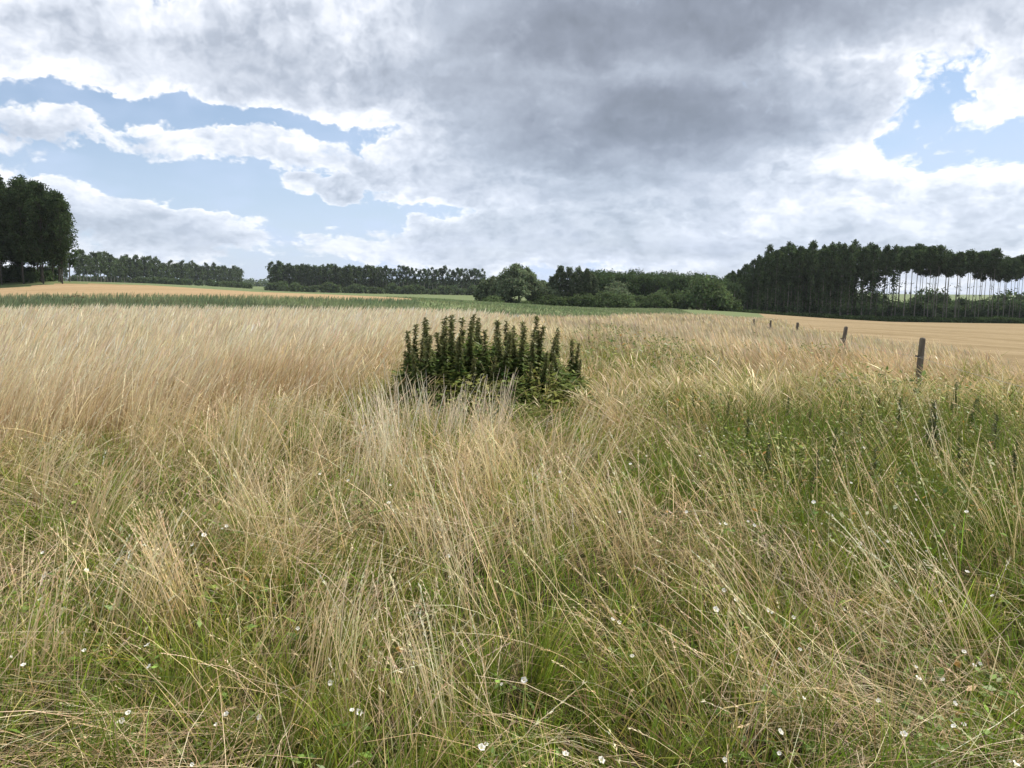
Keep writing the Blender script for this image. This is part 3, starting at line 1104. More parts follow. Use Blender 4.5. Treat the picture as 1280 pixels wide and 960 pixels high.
# ------------------------------------------------------------------ weeds
def stalk_plant(name, H, pairs, ll, lw, base, top, stemcol, droop=.5, lowest=.12, dense=1.6, top_w=.45):
    """Upright herb: square stem and leaf whorls getting smaller to a spiky top."""
    root = empty(name)
    st, lf = Soup(), Soup()
    zz = np.linspace(0, H, 6)
    bend = np.cumsum(rng.normal(0, .012, (6, 2)), 0) * H
    pts = np.column_stack([bend[:, 0], bend[:, 1], zz])
    tube(st, pts, np.linspace(.006, .002, 6) * (H / 1.3), 4, stemcol)
    n = pairs
    q = 1 - rng.uniform(0, 1, n) ** dense * (1 - lowest)
    h = q * H
    a = rng.uniform(0, 6.283, n)
    ctr = np.column_stack([np.interp(h, zz, pts[:, 0]), np.interp(h, zz, pts[:, 1]), h])
    k = 1 - (1 - top_w) * sm(.45, .97, q)
    wide = 1 + .45 * sm(.75, .3, q)
    k = k * wide
    d = np.column_stack([np.cos(a), np.sin(a), rng.normal(.15, .3, n) - droop * rng.uniform(0, 1, n) + .9 * sm(.85, 1, q)])
    col = jitter(mixc(np.repeat(np.array(base)[None], n, 0), np.repeat(np.array(top)[None], n, 0), np.clip(sm(.5, 1, q) + rng.normal(0, .2, n), 0, 1)), .25)
    leaves(lf, ctr, d, np.column_stack([np.zeros(n), np.zeros(n), np.ones(n)]) + sphere_dirs(n) * .5, ll * k * rng.uniform(.6, 1.25, n), lw * k * rng.uniform(.7, 1.2, n), col, .15)
    m = n // 2                          # flower tassels
    q2 = rng.uniform(.55, 1, m)
    a2 = rng.uniform(0, 6.283, m)
    c2 = np.column_stack([np.interp(q2 * H, zz, pts[:, 0]), np.interp(q2 * H, zz, pts[:, 1]), q2 * H])
    leaves(lf, c2, np.column_stack([np.cos(a2), np.sin(a2), rng.normal(-.2, .6, m)]), sphere_dirs(m), ll * .7 * rng.uniform(.4, 1, m), np.full(m, lw * .3),
           jitter(np.repeat(np.array(top)[None] * 1.3, m, 0), .3), .1)
    a_ = st.build('stem', M_FORB, root)
    b_ = lf.build('leaves', M_FORB, root)
    return root, [a_, b_]


class Plants:
    def __init__(self, protos):
        self.p = [[r, k, False] for r, k in protos]

    def place(self, i, x, y, s, tilt, label, cat, group):
        e = self.p[i % len(self.p)]
        if e[2]:
            r = e[0].copy()
            COL.objects.link(r)
            for q in e[1]:
                c = q.copy()
                COL.objects.link(c)
                c.parent = r
        else:
            r = e[0]
            e[2] = True
        r.location = (x, y, float(tz(x, y)) - .02)
        r.rotation_euler = (tilt[0], tilt[1], random.uniform(0, 6.28))
        r.scale = (s, s, s)
        return tag(r, label, cat, group)


ORD = ['first', 'second', 'third', 'fourth', 'fifth', 'sixth', 'seventh', 'eighth', 'ninth', 'tenth', 'eleventh', 'twelfth', 'thirteenth',
       'fourteenth', 'fifteenth', 'sixteenth', 'seventeenth', 'eighteenth', 'nineteenth', 'twentieth', 'twenty-first', 'twenty-second',
       'twenty-third', 'twenty-fourth', 'twenty-fifth', 'twenty-sixth', 'twenty-seventh', 'twenty-eighth', 'twenty-ninth', 'thirtieth']

nett = Plants([stalk_plant('nettle', 1.35, 420, .15, .060, (.085, .13, .036), (.115, .12, .048), (.12, .11, .06), top_w=.26, dense=1.15, droop=.75) for _ in range(7)])
# (px, top py) of the dark spikes against the pale grass
SPIKES = [(507, 436, 11.0), (515, 410, 10.8), (521, 402, 11.6), (528, 415, 10.6), (534, 399, 11.9), (542, 393, 11.4), (549, 392, 12.0), (555, 405, 10.9), (561, 395, 11.3), (567, 390, 11.8), (575, 394, 11.2),
          (583, 389, 12.2), (589, 397, 11.0), (596, 394, 12.0), (603, 400, 11.5), (611, 408, 11.0), (617, 399, 11.9), (623, 397, 11.3), (630, 398, 12.1), (637, 404, 11.2), (645, 416, 10.9), (656, 399, 11.8), (663, 402, 11.1), (669, 391, 12.0),
          (676, 410, 11.2), (684, 413, 11.7), (697, 407, 11.9), (706, 436, 11.0), (712, 421, 11.5), (722, 446, 11.2)]
for i, (p, t, Y) in enumerate(SPIKES):
    x, y, zt = at(p, t, Y)
    h = zt - float(tz(x, y))
    nett.place(i, x, y, h / 1.38, (random.uniform(-.09, .09), (.10 if p > 640 else 0) + random.uniform(-.10, .10)),
               ORD[i] + ' dark nettle spike from the left in the central weed clump', 'nettle', 'nettle spikes of the central weed clump')
for i in range(28):
    p = 510 + i * 7.4 + random.uniform(-4, 4)
    Y = random.uniform(10.4, 11.6)
    x, y, zt = at(p, random.uniform(404, 456) + max(0, p - 640) * .18, Y)
    nett.place(i + 3, x, y, (zt - float(tz(x, y))) / 1.38, (random.uniform(-.14, .14), random.uniform(-.16, .20)),
               'shorter leafy nettle stem between the tall spikes of the central weed clump', 'nettle', 'shorter nettles of the central weed clump')
# lower plants filling that clump
low = Soup()
n = 13000
a = rng.uniform(0, 6.283, n)
r = np.sqrt(rng.uniform(0, 1.15, n))
x = -.22 + 1.35 * r * np.cos(a) + rng.normal(0, .1, n)
y = 11.0 + 1.55 * r * np.sin(a)
top = (.36 + .58 * sm(9.6, 11.5, y)) * (1 - .35 * sm(.2, 1.1, x)) * (1 - .45 * r ** 3) * (.75 + .5 * vnoise(x, y, .3, 176))
hz = top * rng.uniform(0, 1, n) ** .5
col = jitter(mixc(np.repeat(np.array((.075, .115, .028))[None], n, 0), np.repeat(np.array((.20, .21, .06))[None], n, 0), np.clip(vnoise(x, y, .35, 170) * 1.5 - .4, 0, 1)), .25)
P = np.column_stack([x, y, tz(x, y) + hz])
d = np.column_stack([np.cos(a) + rng.normal(0, .8, n), np.sin(a) + rng.normal(0, .8, n), rng.normal(0, .35, n)])
leaves(low, P, d, np.array([0, 0, 1.0]) + sphere_dirs(n) * .5, rng.uniform(.06, .13, n), rng.uniform(.025, .06, n), col, .15)


# herb leaves in the green patches at the right and low down in front
def herb_leaves(n, xr, yr, prob, hmax, lr, c0, c1):
    x = rng.uniform(*xr, n)
    y = rng.uniform(*yr, n)
    k = rng.uniform(size=n) < prob(x, y)
    x, y = x[k], y[k]
    n = len(x)
    hz = hmax(x, y) * rng.uniform(0, 1, n) ** .6
    a = rng.uniform(0, 6.283, n)
    col = jitter(mixc(np.repeat(np.array(c0)[None], n, 0), np.repeat(np.array(c1)[None], n, 0), np.clip(vnoise(x, y, .4, 171) * 1.6 - .4 + rng.normal(0, .2, n), 0, 1)), .25)
    rust = (rng.uniform(size=n) < .05).astype(float)
    col = mixc(col, np.repeat(np.array((.34, .20, .06))[None], n, 0), rust)
    L = rng.uniform(*lr, n)
    leaves(low, np.column_stack([x, y, tz(x, y) + hz]), np.column_stack([np.cos(a), np.sin(a), rng.normal(.1, .45, n)]),
           np.array([0, 0, 1.0]) + sphere_dirs(n) * .5, L, L * rng.uniform(.3, .6, n), col, .15)


herb_leaves(46000, (.4, 7.5), (3.6, 12), lambda x, y: zone_forb(x, y) * (.25 + .75 * sm(.35, .65, vnoise(x, y, .6, 172))),
            lambda x, y: .28 + .46 * vnoise(x, y, .7, 173), (.022, .062), (.09, .135, .030), (.22, .24, .06))
herb_leaves(34000, (.3, 9), (10, 26), lambda x, y: sm(.45, .7, vnoise(x, y, 1.6, 177)) * (x < FENCE_X(y) - .5),
            lambda x, y: .42 + .50 * vnoise(x, y, .9, 178), (.05, .11), (.09, .13, .035), (.22, .24, .075))
herb_leaves(14000, (-5, 5), (1.2, 6.5), lambda x, y: sm(.55, .75, vnoise(x, y, .45, 174)) * (np.abs(x) < .7 * y + 1.7),
            lambda x, y: .10 + .20 * vnoise(x, y, .7, 175), (.025, .075), (.11, .19, .035), (.20, .27, .06))
tag(low.build('low_herbs', M_FORB), kind='stuff')

mug = Plants([stalk_plant('mugwort', 1.05, 300, .10, .030, (.042, .070, .024), (.075, .092, .036), (.05, .032, .024), .3, .12, 1.0, .5) for _ in range(4)])
FORBS = [(868, 508, 9.4), (905, 520, 8.6), (938, 545, 7.6), (985, 512, 9.0), (1010, 525, 8.2), (1048, 502, 9.2), (1050, 560, 7.0), (1075, 512, 8.4), (1100, 505, 9.0),
         (1130, 500, 8.4), (1160, 512, 7.9), (1172, 505, 7.2), (1195, 480, 9.6), (1215, 500, 8.6), (1228, 498, 9.2), (1246, 520, 7.4), (1262, 560, 6.4),
         (1090, 600, 6.2), (1205, 570, 6.6), (962, 600, 6.4), (1020, 610, 6.0)]
for i, (p, t, Y) in enumerate(sorted(FORBS)):
    x, y, zt = at(p, t, Y)
    h = max(.5, zt - float(tz(x, y)))
    mug.place(i, x, y, h / 1.0, (random.uniform(-.08, .08), random.uniform(-.10, .08)),
              ORD[i] + ' green herb stalk from the left in the right hand patch', 'herb', 'herb stalks in the green patch at the right')

# brown dock and weed tops standing in the pale meadow
dock = Plants([stalk_plant('dock_plant', 1.0, 80, .03, .014, (.16, .10, .05), (.12, .07, .04), (.18, .12, .07), .2, .55, .9, .7) for _ in range(2)])
DOCKS = [(10, 396, 20), (38, 398, 18), (25, 402, 17), (83, 401, 17.5), (64, 391, 23), (300, 402, 17), (313, 403, 16.5), (214, 412, 15), (148, 408, 16), (412, 452, 12.6), (430, 452, 12.8),
         (735, 398, 17), (748, 396, 19), (778, 400, 18), (800, 401, 19), (818, 400, 21), (1110, 455, 10.6)]
for i, (p, t, Y) in enumerate(sorted(DOCKS)):
    x, y, zt = at(p, t, Y)
    h = max(.5, zt - float(tz(x, y)))
    dock.place(i, x, y, h, (random.uniform(-.05, .05), random.uniform(-.02, .12)), ORD[i] + ' brown seeding dock from the left among the pale grass', 'dock', 'brown docks in the pale grass')

# dry hogweed skeleton at the far left
hx, hy, hzt = at(92, 371, 27)
hz0 = float(tz(hx, hy))
hr = empty('hogweed', (hx, hy, hz0))
tag(hr, 'dry brown hogweed with open umbels rising above the pale meadow', 'hogweed')
hs = Soup()
hh = hzt - hz0
hc = (.12, .085, .05)
tube(hs, [(0, 0, 0), (.02, 0, hh * .5), (0, .02, hh * .86)], [.014, .011, .007], 4, hc)
for dx, dz in ((-.26, .97), (-.08, .98), (.02, 1.0), (.16, 1.01), (.30, .97), (-.16, .8), (.2, .7)):
    e = np.array((dx, random.uniform(-.1, .1), hh * dz))
    tube(hs, [(0, .01, hh * .62), (dx * .6, e[1] * .5, hh * (dz - .13)), e], [.007, .006, .004], 4, hc)
    hu = Soup()
    for q in range(14):
        a = q / 14 * 6.283
        tip = e + np.array((.075 * math.cos(a), .075 * math.sin(a), .035))
        tube(hu, [e, (e + tip) / 2 + np.array((0, 0, .012)), tip], [.003, .003, .006], 4, hc)
    hu.build('umbel', M_FORB, hr)
hs.build('stem', M_FORB, hr)

# ------------------------------------------------------------------ bindweed flowers
def petal_mat():
    m, nt, out = new_mat('white_petal')
    df = nt.nodes.new('ShaderNodeBsdfDiffuse')
    tr = nt.nodes.new('ShaderNodeBsdfTranslucent')
    mx = nt.nodes.new('ShaderNodeMixShader')
    mx.inputs[0].default_value = .35
    a = nt.nodes.new('ShaderNodeAttribute')
    a.attribute_name = 'tint'
    nt.links.new(a.outputs[0], df.inputs[0])
    nt.links.new(a.outputs[0], tr.inputs[0])
    nt.links.new(df.outputs[0], mx.inputs[1])
    nt.links.new(tr.outputs[0], mx.inputs[2])
    nt.links.new(mx.outputs[0], out.inputs[0])
    return m


M_PETAL = petal_mat()


def flower_proto(open_):
    root = empty('bindweed_flower')
    s = Soup()
    A = 20
    rings = [(.003, -.022), (.006, -.012), (.012 * open_, -.003), (.020 * open_, .002), (.027 * open_, .003)]
    V, Cc = [], []
    for k, (r, z) in enumerate(rings):
        for j in range(A):
            a = j / A * 6.283
            lobe = 1 + (.10 * math.cos(5 * a) if k == 4 else .03 * math.cos(5 * a))
            V.append((r * lobe * math.cos(a), r * lobe * math.sin(a), z + (.004 * math.cos(5 * a + 1) + random.uniform(-.0015, .0015)) * (k > 2)))
            Cc.append((.84, .83, .80) if k > 1 else (.78, .78, .52))
    Q = []
    for k in range(4):
        for j in range(A):
            l = (j + 1) % A
            Q.append((k * A + j, k * A + l, (k + 1) * A + l, (k + 1) * A + j))
    s.add(V, Q, np.array(Cc))
    a_ = s.build('petals', M_PETAL, root, True)
    t = Soup()
    tube(t, [(0, 0, -.022), (.004, .002, -.06), (.0, .01, -.14)], [.0022, .0012, .001], 4, (.12, .18, .05))
    for q in range(4):
        a = q * 1.57
        leaves(t, np.array([[0, 0, -.032]]), np.array([[math.cos(a) * .4, math.sin(a) * .4, 1.0]]), np.array([[math.cos(a), math.sin(a), 0.0]]), [.016], [.009], np.array([[.12, .2, .06]]))
    b_ = t.build('stalk', M_FORB, root)
    return root, [a_, b_]


flow = Plants([flower_proto(o) for o in (1.0, 1.15, .75)])
FLOWERS = [(108, 712), (50, 748), (78, 790), (80, 760), (184, 805), (14, 820), (29, 830), (186, 832), (105, 812), (152, 900), (160, 890), (148, 902), (282, 892), (324, 896), (240, 955),
           (255, 645), (262, 655), (278, 660), (283, 657), (240, 680), (363, 648), (53, 690), (413, 853), (270, 905), (372, 785), (255, 668), (400, 592), (435, 600), (486, 628), (488, 606),
           (440, 887), (449, 890), (608, 930), (602, 934), (655, 850), (627, 855), (707, 942), (752, 950), (766, 774), (774, 778), (790, 820), (775, 640), (667, 650), (560, 695), (562, 721), (700, 590), (788, 580), (808, 570),
           (900, 655), (907, 655), (935, 652), (943, 657), (1017, 628), (1027, 655), (1075, 680), (1110, 677), (1058, 710), (920, 750), (895, 762), (965, 766), (992, 772), (960, 763), (1055, 762), (1000, 812), (905, 738),
           (1145, 834), (1148, 848), (1178, 850), (1218, 832), (1225, 830), (1205, 815), (1176, 752), (1240, 745), (1209, 715), (1194, 880), (1205, 906), (1192, 908), (1262, 952), (1270, 955), (1130, 918), (1098, 876), (1005, 873), (976, 915), (906, 950), (974, 942),
           (1208, 640), (1125, 592), (1064, 604), (875, 570), (905, 545), (1145, 625), (858, 640), (925, 600), (1080, 560)]
occ = set()
for i, (p, t) in enumerate(FLOWERS):
    d = ray(p, t)
    hgt = random.uniform(.20, .36) if t > 640 else random.uniform(.45, .62)
    s = (hgt - CAM_Z) / d.z
    x, y = d.x * s, d.y * s
    r_ = flow.place(i, x, y, random.uniform(.26, .46), (random.uniform(-.2, .8), random.uniform(-.6, .6)),
                    'small white bindweed flower open among the meadow grass', 'flower', 'white bindweed flowers in the grass')
    r_.location.z = float(tz(x, y)) + hgt
    ro = Euler((random.uniform(.1, .9), random.uniform(-.6, .6), 0)).to_matrix()
    r_.rotation_euler = (random.uniform(.15, .95), random.uniform(-.5, .5), random.uniform(-.6, .6))

# trailing stems and leaves the flowers grow on
vine = Soup()
for o in [q_ for q_ in COL.objects if q_.name.split('.')[0] == 'bindweed_flower']:
    fx, fy, fz = o.location
    g0 = float(tz(fx, fy))
    hgt = fz - g0
    for k in range(2):
        a0 = random.uniform(0, 6.283)
        ln = random.uniform(.25, .6)
        m = 7
        t_ = np.linspace(0, 1, m)
        wv = np.cumsum(rng.normal(0, .35, m))
        px_ = fx + np.cumsum(np.cos(a0 + wv)) * ln / m
        py_ = fy + np.cumsum(np.sin(a0 + wv)) * ln / m
        pz_ = fz - .03 - (hgt - .05) * t_ ** 1.3 * .9
        pts = np.column_stack([px_, py_, pz_])
        pts[0] = (fx, fy, fz - .04)
        tube(vine, pts, [.0016] * m, 4, (.16, .22, .06))
        nl = random.randint(5, 9)
        f = rng.uniform(.05, 1, nl)
        c3 = np.column_stack([np.interp(f, t_, pts[:, i]) for i in range(3)])
        aa = rng.uniform(0, 6.283, nl)
        leaves(vine, c3, np.column_stack([np.cos(aa), np.sin(aa), rng.normal(.1, .3, nl)]), np.array([0, 0, 1.0]) + sphere_dirs(nl) * .4,
               rng.uniform(.022, .045, nl), rng.uniform(.012, .028, nl), jitter(np.repeat(np.array((.13, .20, .045))[None], nl, 0), .25), .12)
tag(vine.build('bindweed_leaves', M_FORB), kind='stuff')

# ------------------------------------------------------------------ fence
M_POST = bark_mat('weathered_timber', (.15, .13, .105), (.24, .215, .175), (9, 9, .7))
M_WIRE, nt_, out_ = new_mat('fence_wire_metal')
b_ = nt_.nodes.new('ShaderNodeBsdfPrincipled')
b_.inputs['Base Color'].default_value = (.32, .31, .29, 1)
b_.inputs['Metallic'].default_value = .8
b_.inputs['Roughness'].default_value = .55
nt_.links.new(b_.outputs[0], out_.inputs[0])
M_INS = foliage('insulator_black', 0)


def post_proto(H, w, seed):
    root = empty('fence_post')
    rnd = random.Random(seed)
    s = Soup()
    A = 10
    V, Q = [], []
    zs = [-.3, 0, .25, .5, .75, H - .04, H - .012, H]
    for k, z in enumerate(zs):
        rr = w * .5 * (1.0 if k < 5 else (.99, .93, .74)[k - 5])
        for j in range(A):
            a = j / A * 6.283
            sq = 1 / max(abs(math.cos(a)), abs(math.sin(a))) * .45 + .55
            V.append((rr * sq * math.cos(a) * (1 + rnd.uniform(-.05, .05)), rr * sq * math.sin(a) * (1 + rnd.uniform(-.05, .05)), z + (rnd.uniform(-.012, .012) if k > 4 else 0)))
    for k in range(len(zs) - 1):
        for j in range(A):
            l = (j + 1) % A
            Q.append((k * A + j, k * A + l, (k + 1) * A + l, (k + 1) * A + j))
    V.append((0, 0, H + .004))
    c = len(V) - 1
    b = (len(zs) - 1) * A
    for j in range(0, A, 2):
        Q.append((b + j, b + (j + 1) % A, b + (j + 2) % A, c))
    s.add(V, Q, np.array((.5, .5, .5)))
    parts = [s.build('timber_shaft', M_POST, root)]
    t = Soup()
    hz = H - .29
    tube(t, [(-w * .42, -.02, hz), (-w * .5 - .03, -.025, hz), (-w * .5 - .055, -.028, hz + .004)], [.009, .011, .013], 6, (.03, .03, .03))
    parts.append(t.build('insulator', M_INS, root))
    u = Soup()
    ring = [(w * .60 * math.cos(a), w * .60 * math.sin(a), hz - .004 + .006 * math.sin(a)) for a in np.linspace(0, 6.283, 13)]
    tube(u, ring, [.0035] * 13, 4, (.5, .5, .5))
    parts.append(u.build('wire_tie', M_WIRE, root))
    return root, parts


PLAB = ['nearest and tallest weathered fence post, standing at the right edge of the meadow', 'second nearest weathered fence post, leaning slightly right',
        'third fence post along the stubble field, thin and dark', 'fourth fence post along the stubble field, short and distant', 'fifth fence post, farthest and smallest, almost lost in the grass']
heads = []
for i, (p, t, Y, lean) in enumerate(((1152, 422, 12, .03), (1054, 408, 18, .12), (995, 403, 25, .10), (963, 400.5, 32, .02), (943, 399, 39, -.02))):
    x, y, zt = at(p, t, Y)
    g = float(tz(x, y))
    H = zt - g
    r_, parts = post_proto(max(.9, H), .082, i)
    r_.location = (x - lean * .5, y, g)
    r_.rotation_euler = (random.uniform(-.02, .02), lean, random.uniform(-.3, .3))
    tag(r_, PLAB[i], 'fence post', 'fence posts along the stubble field')
    heads.append((x - lean * .5 + math.sin(lean) * (H - .29) - .11, y - .03, g + max(.9, H) - .286))
wire = Soup()
pts = [(heads[0][0] - 1.45, heads[0][1] - 6.8, heads[0][2] + .05)] + heads
full = []
for a, b in zip(pts[:-1], pts[1:]):
    for t in np.linspace(0, 1, 8)[:-1]:
        full.append(tuple(np.array(a) * (1 - t) + np.array(b) * t - np.array((0, 0, .16 * t * (1 - t)))))
full.append(pts[-1])
tube(wire, full, [.002] * len(full), 4, (.5, .5, .5))
tag(wire.build('fence_wire', M_WIRE), 'thin slack wire strung along the weathered fence posts', 'wire')

# ------------------------------------------------------------------ sky, clouds, sun
SUN_AZ, SUN_EL = rad(52), rad(52)        # azimuth clockwise from +Y
sun_dir = Vector((math.sin(SUN_AZ) * math.cos(SUN_EL), math.cos(SUN_AZ) * math.cos(SUN_EL), math.sin(SUN_EL)))
W = bpy.data.worlds.new('World')
SC.world = W
W.use_nodes = True
nt = W.node_tree
nt.nodes.clear()
L = nt.links


def mth(op, *a, clamp=False):
    n = nt.nodes.new('ShaderNodeMath')
    n.operation = op
    n.use_clamp = clamp
    for i, v in enumerate(a):
        if isinstance(v, (int, float)):
            n.inputs[i].default_value = v
        else:
            L.new(v, n.inputs[i])
    return n.outputs[0]


def vec(op, *a):
    n = nt.nodes.new('ShaderNodeVectorMath')
    n.operation = op
    for i, v in enumerate(a):
        if isinstance(v, (int, float)):
            n.inputs[3].default_value = v
        elif isinstance(v, tuple):
            n.inputs[i].default_value = v
        else:
            L.new(v, n.inputs[i])
    return n.outputs['Value'] if op in ('LENGTH', 'DOT_PRODUCT') else n.outputs[0]


def smooth(x, a, b):
    n = nt.nodes.new('ShaderNodeMapRange')
    n.interpolation_type = 'SMOOTHSTEP'
    L.new(x, n.inputs[0])
    n.inputs[1].default_value, n.inputs[2].default_value = a, b
    return n.outputs[0]


def noise(v, scale, detail, rough, colour=False, dist=0.0):
    n = nt.nodes.new('ShaderNodeTexNoise')
    n.noise_dimensions = '2D'
    n.inputs['Scale'].default_value = scale
    n.inputs['Detail'].default_value = detail
    n.inputs['Roughness'].default_value = rough
    n.inputs['Distortion'].default_value = dist
    L.new(v, n.inputs['Vector'])
    return n.outputs['Color' if colour else 0]


KD = math.degrees(1 / 967.0)


def blob_sum(P, blobs, start=0.0):
    """Soft ellipses over azimuth and elevation: centre, radii, amount."""
    tot = start
    for px, py, rx, ry, amt in blobs:
        a, e = azel(px, py)
        sx_, sy_ = 1 / (1.35 * rx * KD), 1 / (1.35 * ry * KD)
        v = vec('MULTIPLY_ADD', P, (sx_, sy_, 0.0), (-a * sx_, -e * sy_, 0.0))
        f = mth('SUBTRACT', 1.0, vec('DOT_PRODUCT', v, v), clamp=True)
        tot = mth('MULTIPLY_ADD', f, amt, tot)
    return tot


CLOUDS = [(200, 30, 420, 80, 1.0), (330, 90, 220, 45, .7), (60, 70, 130, 38, .7), (520, 120, 110, 55, .7), (660, 80, 200, 120, 1.0), (860, 90, 300, 130, 1.2), (900, 0, 480, 60, 1.0),
          (260, 175, 120, 22, .75), (400, 200, 150, 34, .85), (540, 222, 110, 32, .85), (640, 200, 130, 60, .7), (35, 164, 72, 28, 1.0), (120, 256, 95, 26, .8), (30, 232, 60, 30, .8), (190, 262, 50, 24, .7),
          (250, 292, 120, 20, .55), (720, 250, 220, 60, .8), (920, 245, 260, 75, .9), (1110, 245, 130, 80, .95), (1210, 235, 70, 50, .7),
          (1250, 112, 52, 34, 1.0), (1150, 78, 50, 14, .8), (1085, 140, 50, 60, .8), (1260, 40, 90, 36, .8), (540, 302, 150, 26, .8), (760, 308, 260, 36, .75), (1060, 318, 240, 40, .8), (90, 300, 170, 40, .75), (330, 318, 160, 20, .55)]
HOLES = [(60, 128, 85, 14, .65), (215, 143, 100, 11, .5), (340, 152, 90, 12, .6), (460, 170, 80, 12, .7), (215, 225, 80, 26, .6), (330, 245, 110, 20, .7), (460, 262, 100, 12, .6), (110, 200, 70, 16, .6),
         (1145, 125, 28, 40, 1.1), (1205, 178, 62, 24, 1.1), (1250, 212, 45, 26, .8), (1185, 75, 22, 14, .5), (420, 300, 60, 22, .35)]
# how much light the masses lose or gain through their thickness
TONE = [(840, 95, 300, 105, -0.270), (800, 150, 170, 55, -0.152), (930, 150, 150, 50, -0.126), (900, 8, 420, 46, -0.234), (620, 40, 130, 70, -0.107), (230, 60, 230, 46, -0.135), (320, 95, 150, 28, -0.090), (560, 120, 90, 40, -0.073),
        (700, 180, 130, 30, -0.107), (470, 214, 170, 16, -0.090), (620, 240, 130, 18, -0.090), (860, 245, 200, 20, -0.117), (45, 178, 80, 15, -0.152), (700, 300, 200, 30, -0.107), (1050, 238, 70, 14, -0.090), (880, 215, 140, 22, -0.090),
        (200, 300, 180, 26, -0.090), (960, 310, 120, 16, -0.090), (1110, 150, 90, 70, 0.128), (1120, 215, 170, 45, 0.112), (1250, 110, 80, 50, 0.128), (1000, 80, 90, 26, 0.096), (500, 30, 70, 30, 0.080), (80, 105, 130, 16, 0.096),
        (420, 140, 130, 12, 0.080), (1240, 30, 60, 26, 0.096), (980, 205, 110, 20, 0.064)]

tc = nt.nodes.new('ShaderNodeTexCoord')
sx = nt.nodes.new('ShaderNodeSeparateXYZ')
L.new(tc.outputs['Generated'], sx.inputs[0])
az = mth('MULTIPLY', mth('ARCTAN2', sx.outputs[0], sx.outputs[1]), 180 / math.pi)
el = mth('MULTIPLY', mth('ARCSINE', sx.outputs[2]), 180 / math.pi)
cb = nt.nodes.new('ShaderNodeCombineXYZ')
L.new(az, cb.inputs[0])
L.new(el, cb.inputs[1])
A0 = cb.outputs[0]
cq = nt.nodes.new('ShaderNodeCombineXYZ')                    # billows lie flatter and closer towards the horizon, as a cloud deck does
L.new(mth('MULTIPLY', az, .105), cq.inputs[0])
L.new(mth('MULTIPLY', mth('LOGARITHM', mth('ADD', mth('MAXIMUM', el, -3.0), 14.0), math.e), 3.7), cq.inputs[1])
Q = cq.outputs[0]
wob = vec('SUBTRACT', noise(Q, 1.1, 5, .62, True), (.5, .5, .5))
Qw = vec('MULTIPLY_ADD', wob, (.22, .22, 0.0), Q)
Aw = vec('MULTIPLY_ADD', wob, (8.0, 4.5, 0.0), A0)


def billows(q, det):
    f = noise(q, 1.9, det, .68)
    r = mth('ABSOLUTE', mth('SUBTRACT', noise(q, 4.2, 3, .55), .5))
    return mth('MULTIPLY_ADD', r, 2.1, mth('MULTIPLY_ADD', f, 2.2, -1.35))


f0 = billows(Qw, 8)
fs = billows(Qw, 4)
f1 = billows(vec('ADD', Qw, (.08, .20, 0.0)), 4)             # the same field a step towards the sun
mask = blob_sum(Aw, CLOUDS)
mask = mth('SUBTRACT', mth('MINIMUM', mask, 1.4), blob_sum(Aw, HOLES))
mask = blob_sum(vec('MULTIPLY_ADD', wob, (2.0, 1.2, 0.0), A0), [(374, 231, 25, 12, 1.7), (426, 239, 23, 15, 1.9), (492, 222, 40, 14, .5)], mask)
back = smooth(mth('ABSOLUTE', az), 42, 55)                   # broken cloud all round the rest of the sky
mask = mth('MULTIPLY_ADD', back, .55, mask)
high = smooth(el, 27, 36)
mask = mth('MULTIPLY_ADD', high, .45, mask)
cover = mth('ADD', mask, f0)
alpha = smooth(cover, .20, .76)
hz = smooth(el, 17.0, -1.0)
rel = mth('SUBTRACT', mth('MULTIPLY_ADD', f0, .35, mth('MULTIPLY', fs, .65)), f1)
rel = mth('MULTIPLY', mth('MINIMUM', mth('MAXIMUM', rel, -.6), .6), .8)
thick = smooth(cover, .45, 1.7)
b = mth('MULTIPLY_ADD', thick, -.15, mth('MULTIPLY_ADD', hz, -.10, .97))
b = mth('ADD', b, blob_sum(Aw, TONE))
b = mth('MULTIPLY_ADD', rel, mth('MULTIPLY_ADD', smooth(b, .5, .85), .22, .09), b)
b = mth('MULTIPLY_ADD', f0, .09, b)
b = mth('MULTIPLY_ADD', smooth(cover, .95, .40), .09, b)     # thin sunlit rims
big = noise(vec('MULTIPLY', Qw, (.9, 1.5, 0.0)), 1.0, 3, .6)
b = mth('MULTIPLY_ADD', mth('SUBTRACT', big, .5), .34, b)
b = mth('MAXIMUM', mth('MINIMUM', b, 1.0), .2)
ramp = nt.nodes.new('ShaderNodeValToRGB')
el_ = ramp.color_ramp.elements
el_[0].position, el_[0].color = .2, (.17, .195, .235, 1)
el_[1].position, el_[1].color = 1.0, (1.02, 1.02, 1.03, 1)
for pos, c in ((.4, (.28, .315, .385)), (.6, (.45, .50, .59)), (.8, (.70, .745, .83))):
    e = el_.new(pos)
    e.color = (*c, 1)
L.new(b, ramp.inputs[0])
sky = nt.nodes.new('ShaderNodeTexSky')
sky.sky_type = 'NISHITA'
sky.sun_disc = False
sky.sun_elevation = SUN_EL
sky.sun_rotation = SUN_AZ
sky.altitude = 30
sky.air_density = 1.0
sky.dust_density = .5
sky.ozone_density = 2.0
STR = .10
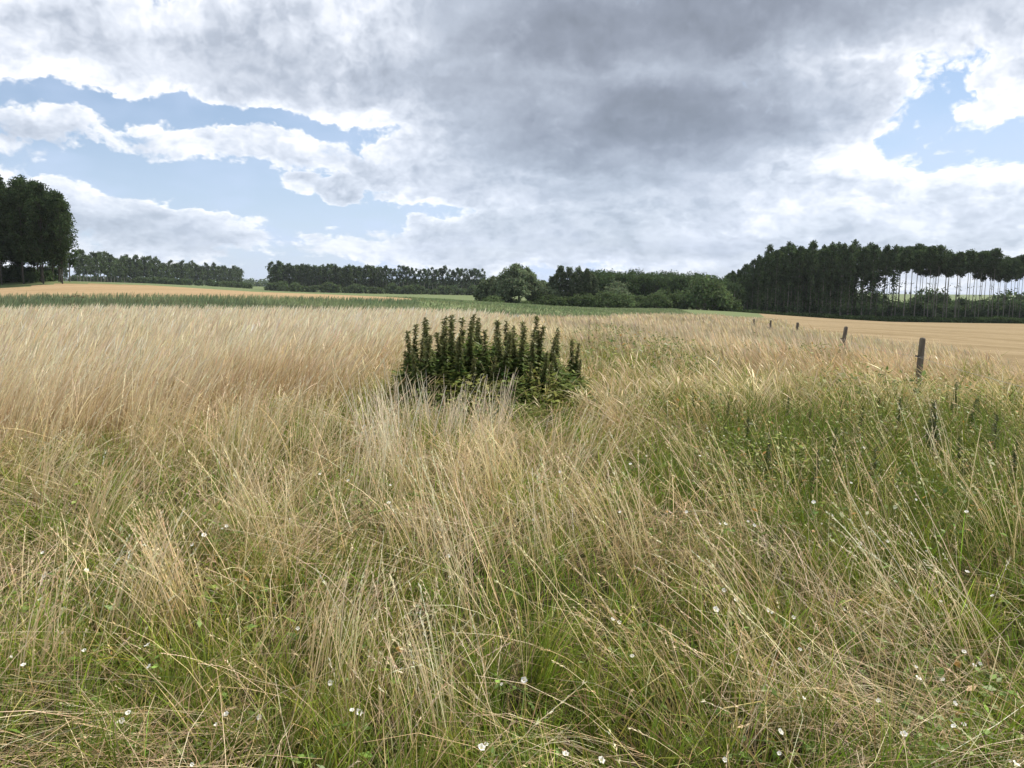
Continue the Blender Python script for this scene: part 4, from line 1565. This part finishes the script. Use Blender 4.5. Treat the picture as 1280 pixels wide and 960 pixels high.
# thin veil of high cloud, and summer haze low in the sky
m0 = nt.nodes.new('ShaderNodeMix')
m0.data_type = 'RGBA'
L.new(mth('MULTIPLY_ADD', hz, .60, mth('MULTIPLY_ADD', smooth(big, .35, .75), .30, .14)), m0.inputs[0])
L.new(sky.outputs[0], m0.inputs[6])
m0.inputs[7].default_value = (.55 / STR, .66 / STR, .87 / STR, 1)
cs = vec('SCALE', ramp.outputs[0], 1.0 / STR)
m1 = nt.nodes.new('ShaderNodeMix')
m1.data_type = 'RGBA'
L.new(mth('MULTIPLY', alpha, mth('MULTIPLY_ADD', hz, -.32, .98)), m1.inputs[0])
L.new(m0.outputs[2], m1.inputs[6])
L.new(cs, m1.inputs[7])
bg = nt.nodes.new('ShaderNodeBackground')
bg.inputs['Strength'].default_value = STR * .83
L.new(m1.outputs[2], bg.inputs['Color'])
wo = nt.nodes.new('ShaderNodeOutputWorld')
L.new(bg.outputs[0], wo.inputs[0])
W.cycles.sampling_method = 'MANUAL'
W.cycles.sample_map_resolution = 256

sd = bpy.data.lights.new('sun', 'SUN')
sd.energy = 5.0
sd.angle = rad(1.0)
sd.color = (1.0, .915, .77)
so = bpy.data.objects.new('sun', sd)
so.rotation_euler = sun_dir.to_track_quat('Z', 'Y').to_euler()
so.location = (0, 0, 60)
COL.objects.link(so)

# ------------------------------------------------------------------ summer haze
hm = bpy.data.materials.new('summer_haze')
hm.use_nodes = True
hn = hm.node_tree
hn.nodes.clear()
ho_ = hn.nodes.new('ShaderNodeOutputMaterial')
hv = hn.nodes.new('ShaderNodeVolumePrincipled')
hv.inputs['Color'].default_value = (.80, .88, 1.0, 1)
hv.inputs['Density'].default_value = .00006
hv.inputs['Anisotropy'].default_value = .2
hn.links.new(hv.outputs[0], ho_.inputs['Volume'])
bx = np.array([(a, b, c) for a in (-3000, 3000) for b in (-60, 3650) for c in (-14.0, 34.0)], float)
tag(mesh_obj('haze', bx, [(0, 1, 3, 2), (4, 6, 7, 5), (0, 4, 5, 1), (2, 3, 7, 6), (0, 2, 6, 4), (1, 5, 7, 3)], hm), kind='stuff')

# ------------------------------------------------------------------ render settings
vs = SC.view_settings
vs.view_transform = 'Standard'
vs.look = 'None'
vs.exposure = 0.50
vs.gamma = 1.0
vs.use_curve_mapping = False
cy = SC.cycles
cy.max_bounces = 5
cy.diffuse_bounces = 3
cy.glossy_bounces = 1
cy.transmission_bounces = 2
cy.transparent_max_bounces = 4
cy.volume_bounces = 0
cy.caustics_reflective = False
cy.caustics_refractive = False
cy.use_adaptive_sampling = True
cy.adaptive_threshold = .01
cy.use_denoising = True
cy.denoiser = 'OPENIMAGEDENOISE'
cy.denoising_prefilter = 'ACCURATE'
cy.denoising_input_passes = 'RGB_ALBEDO_NORMAL'
SC.render.film_transparent = False
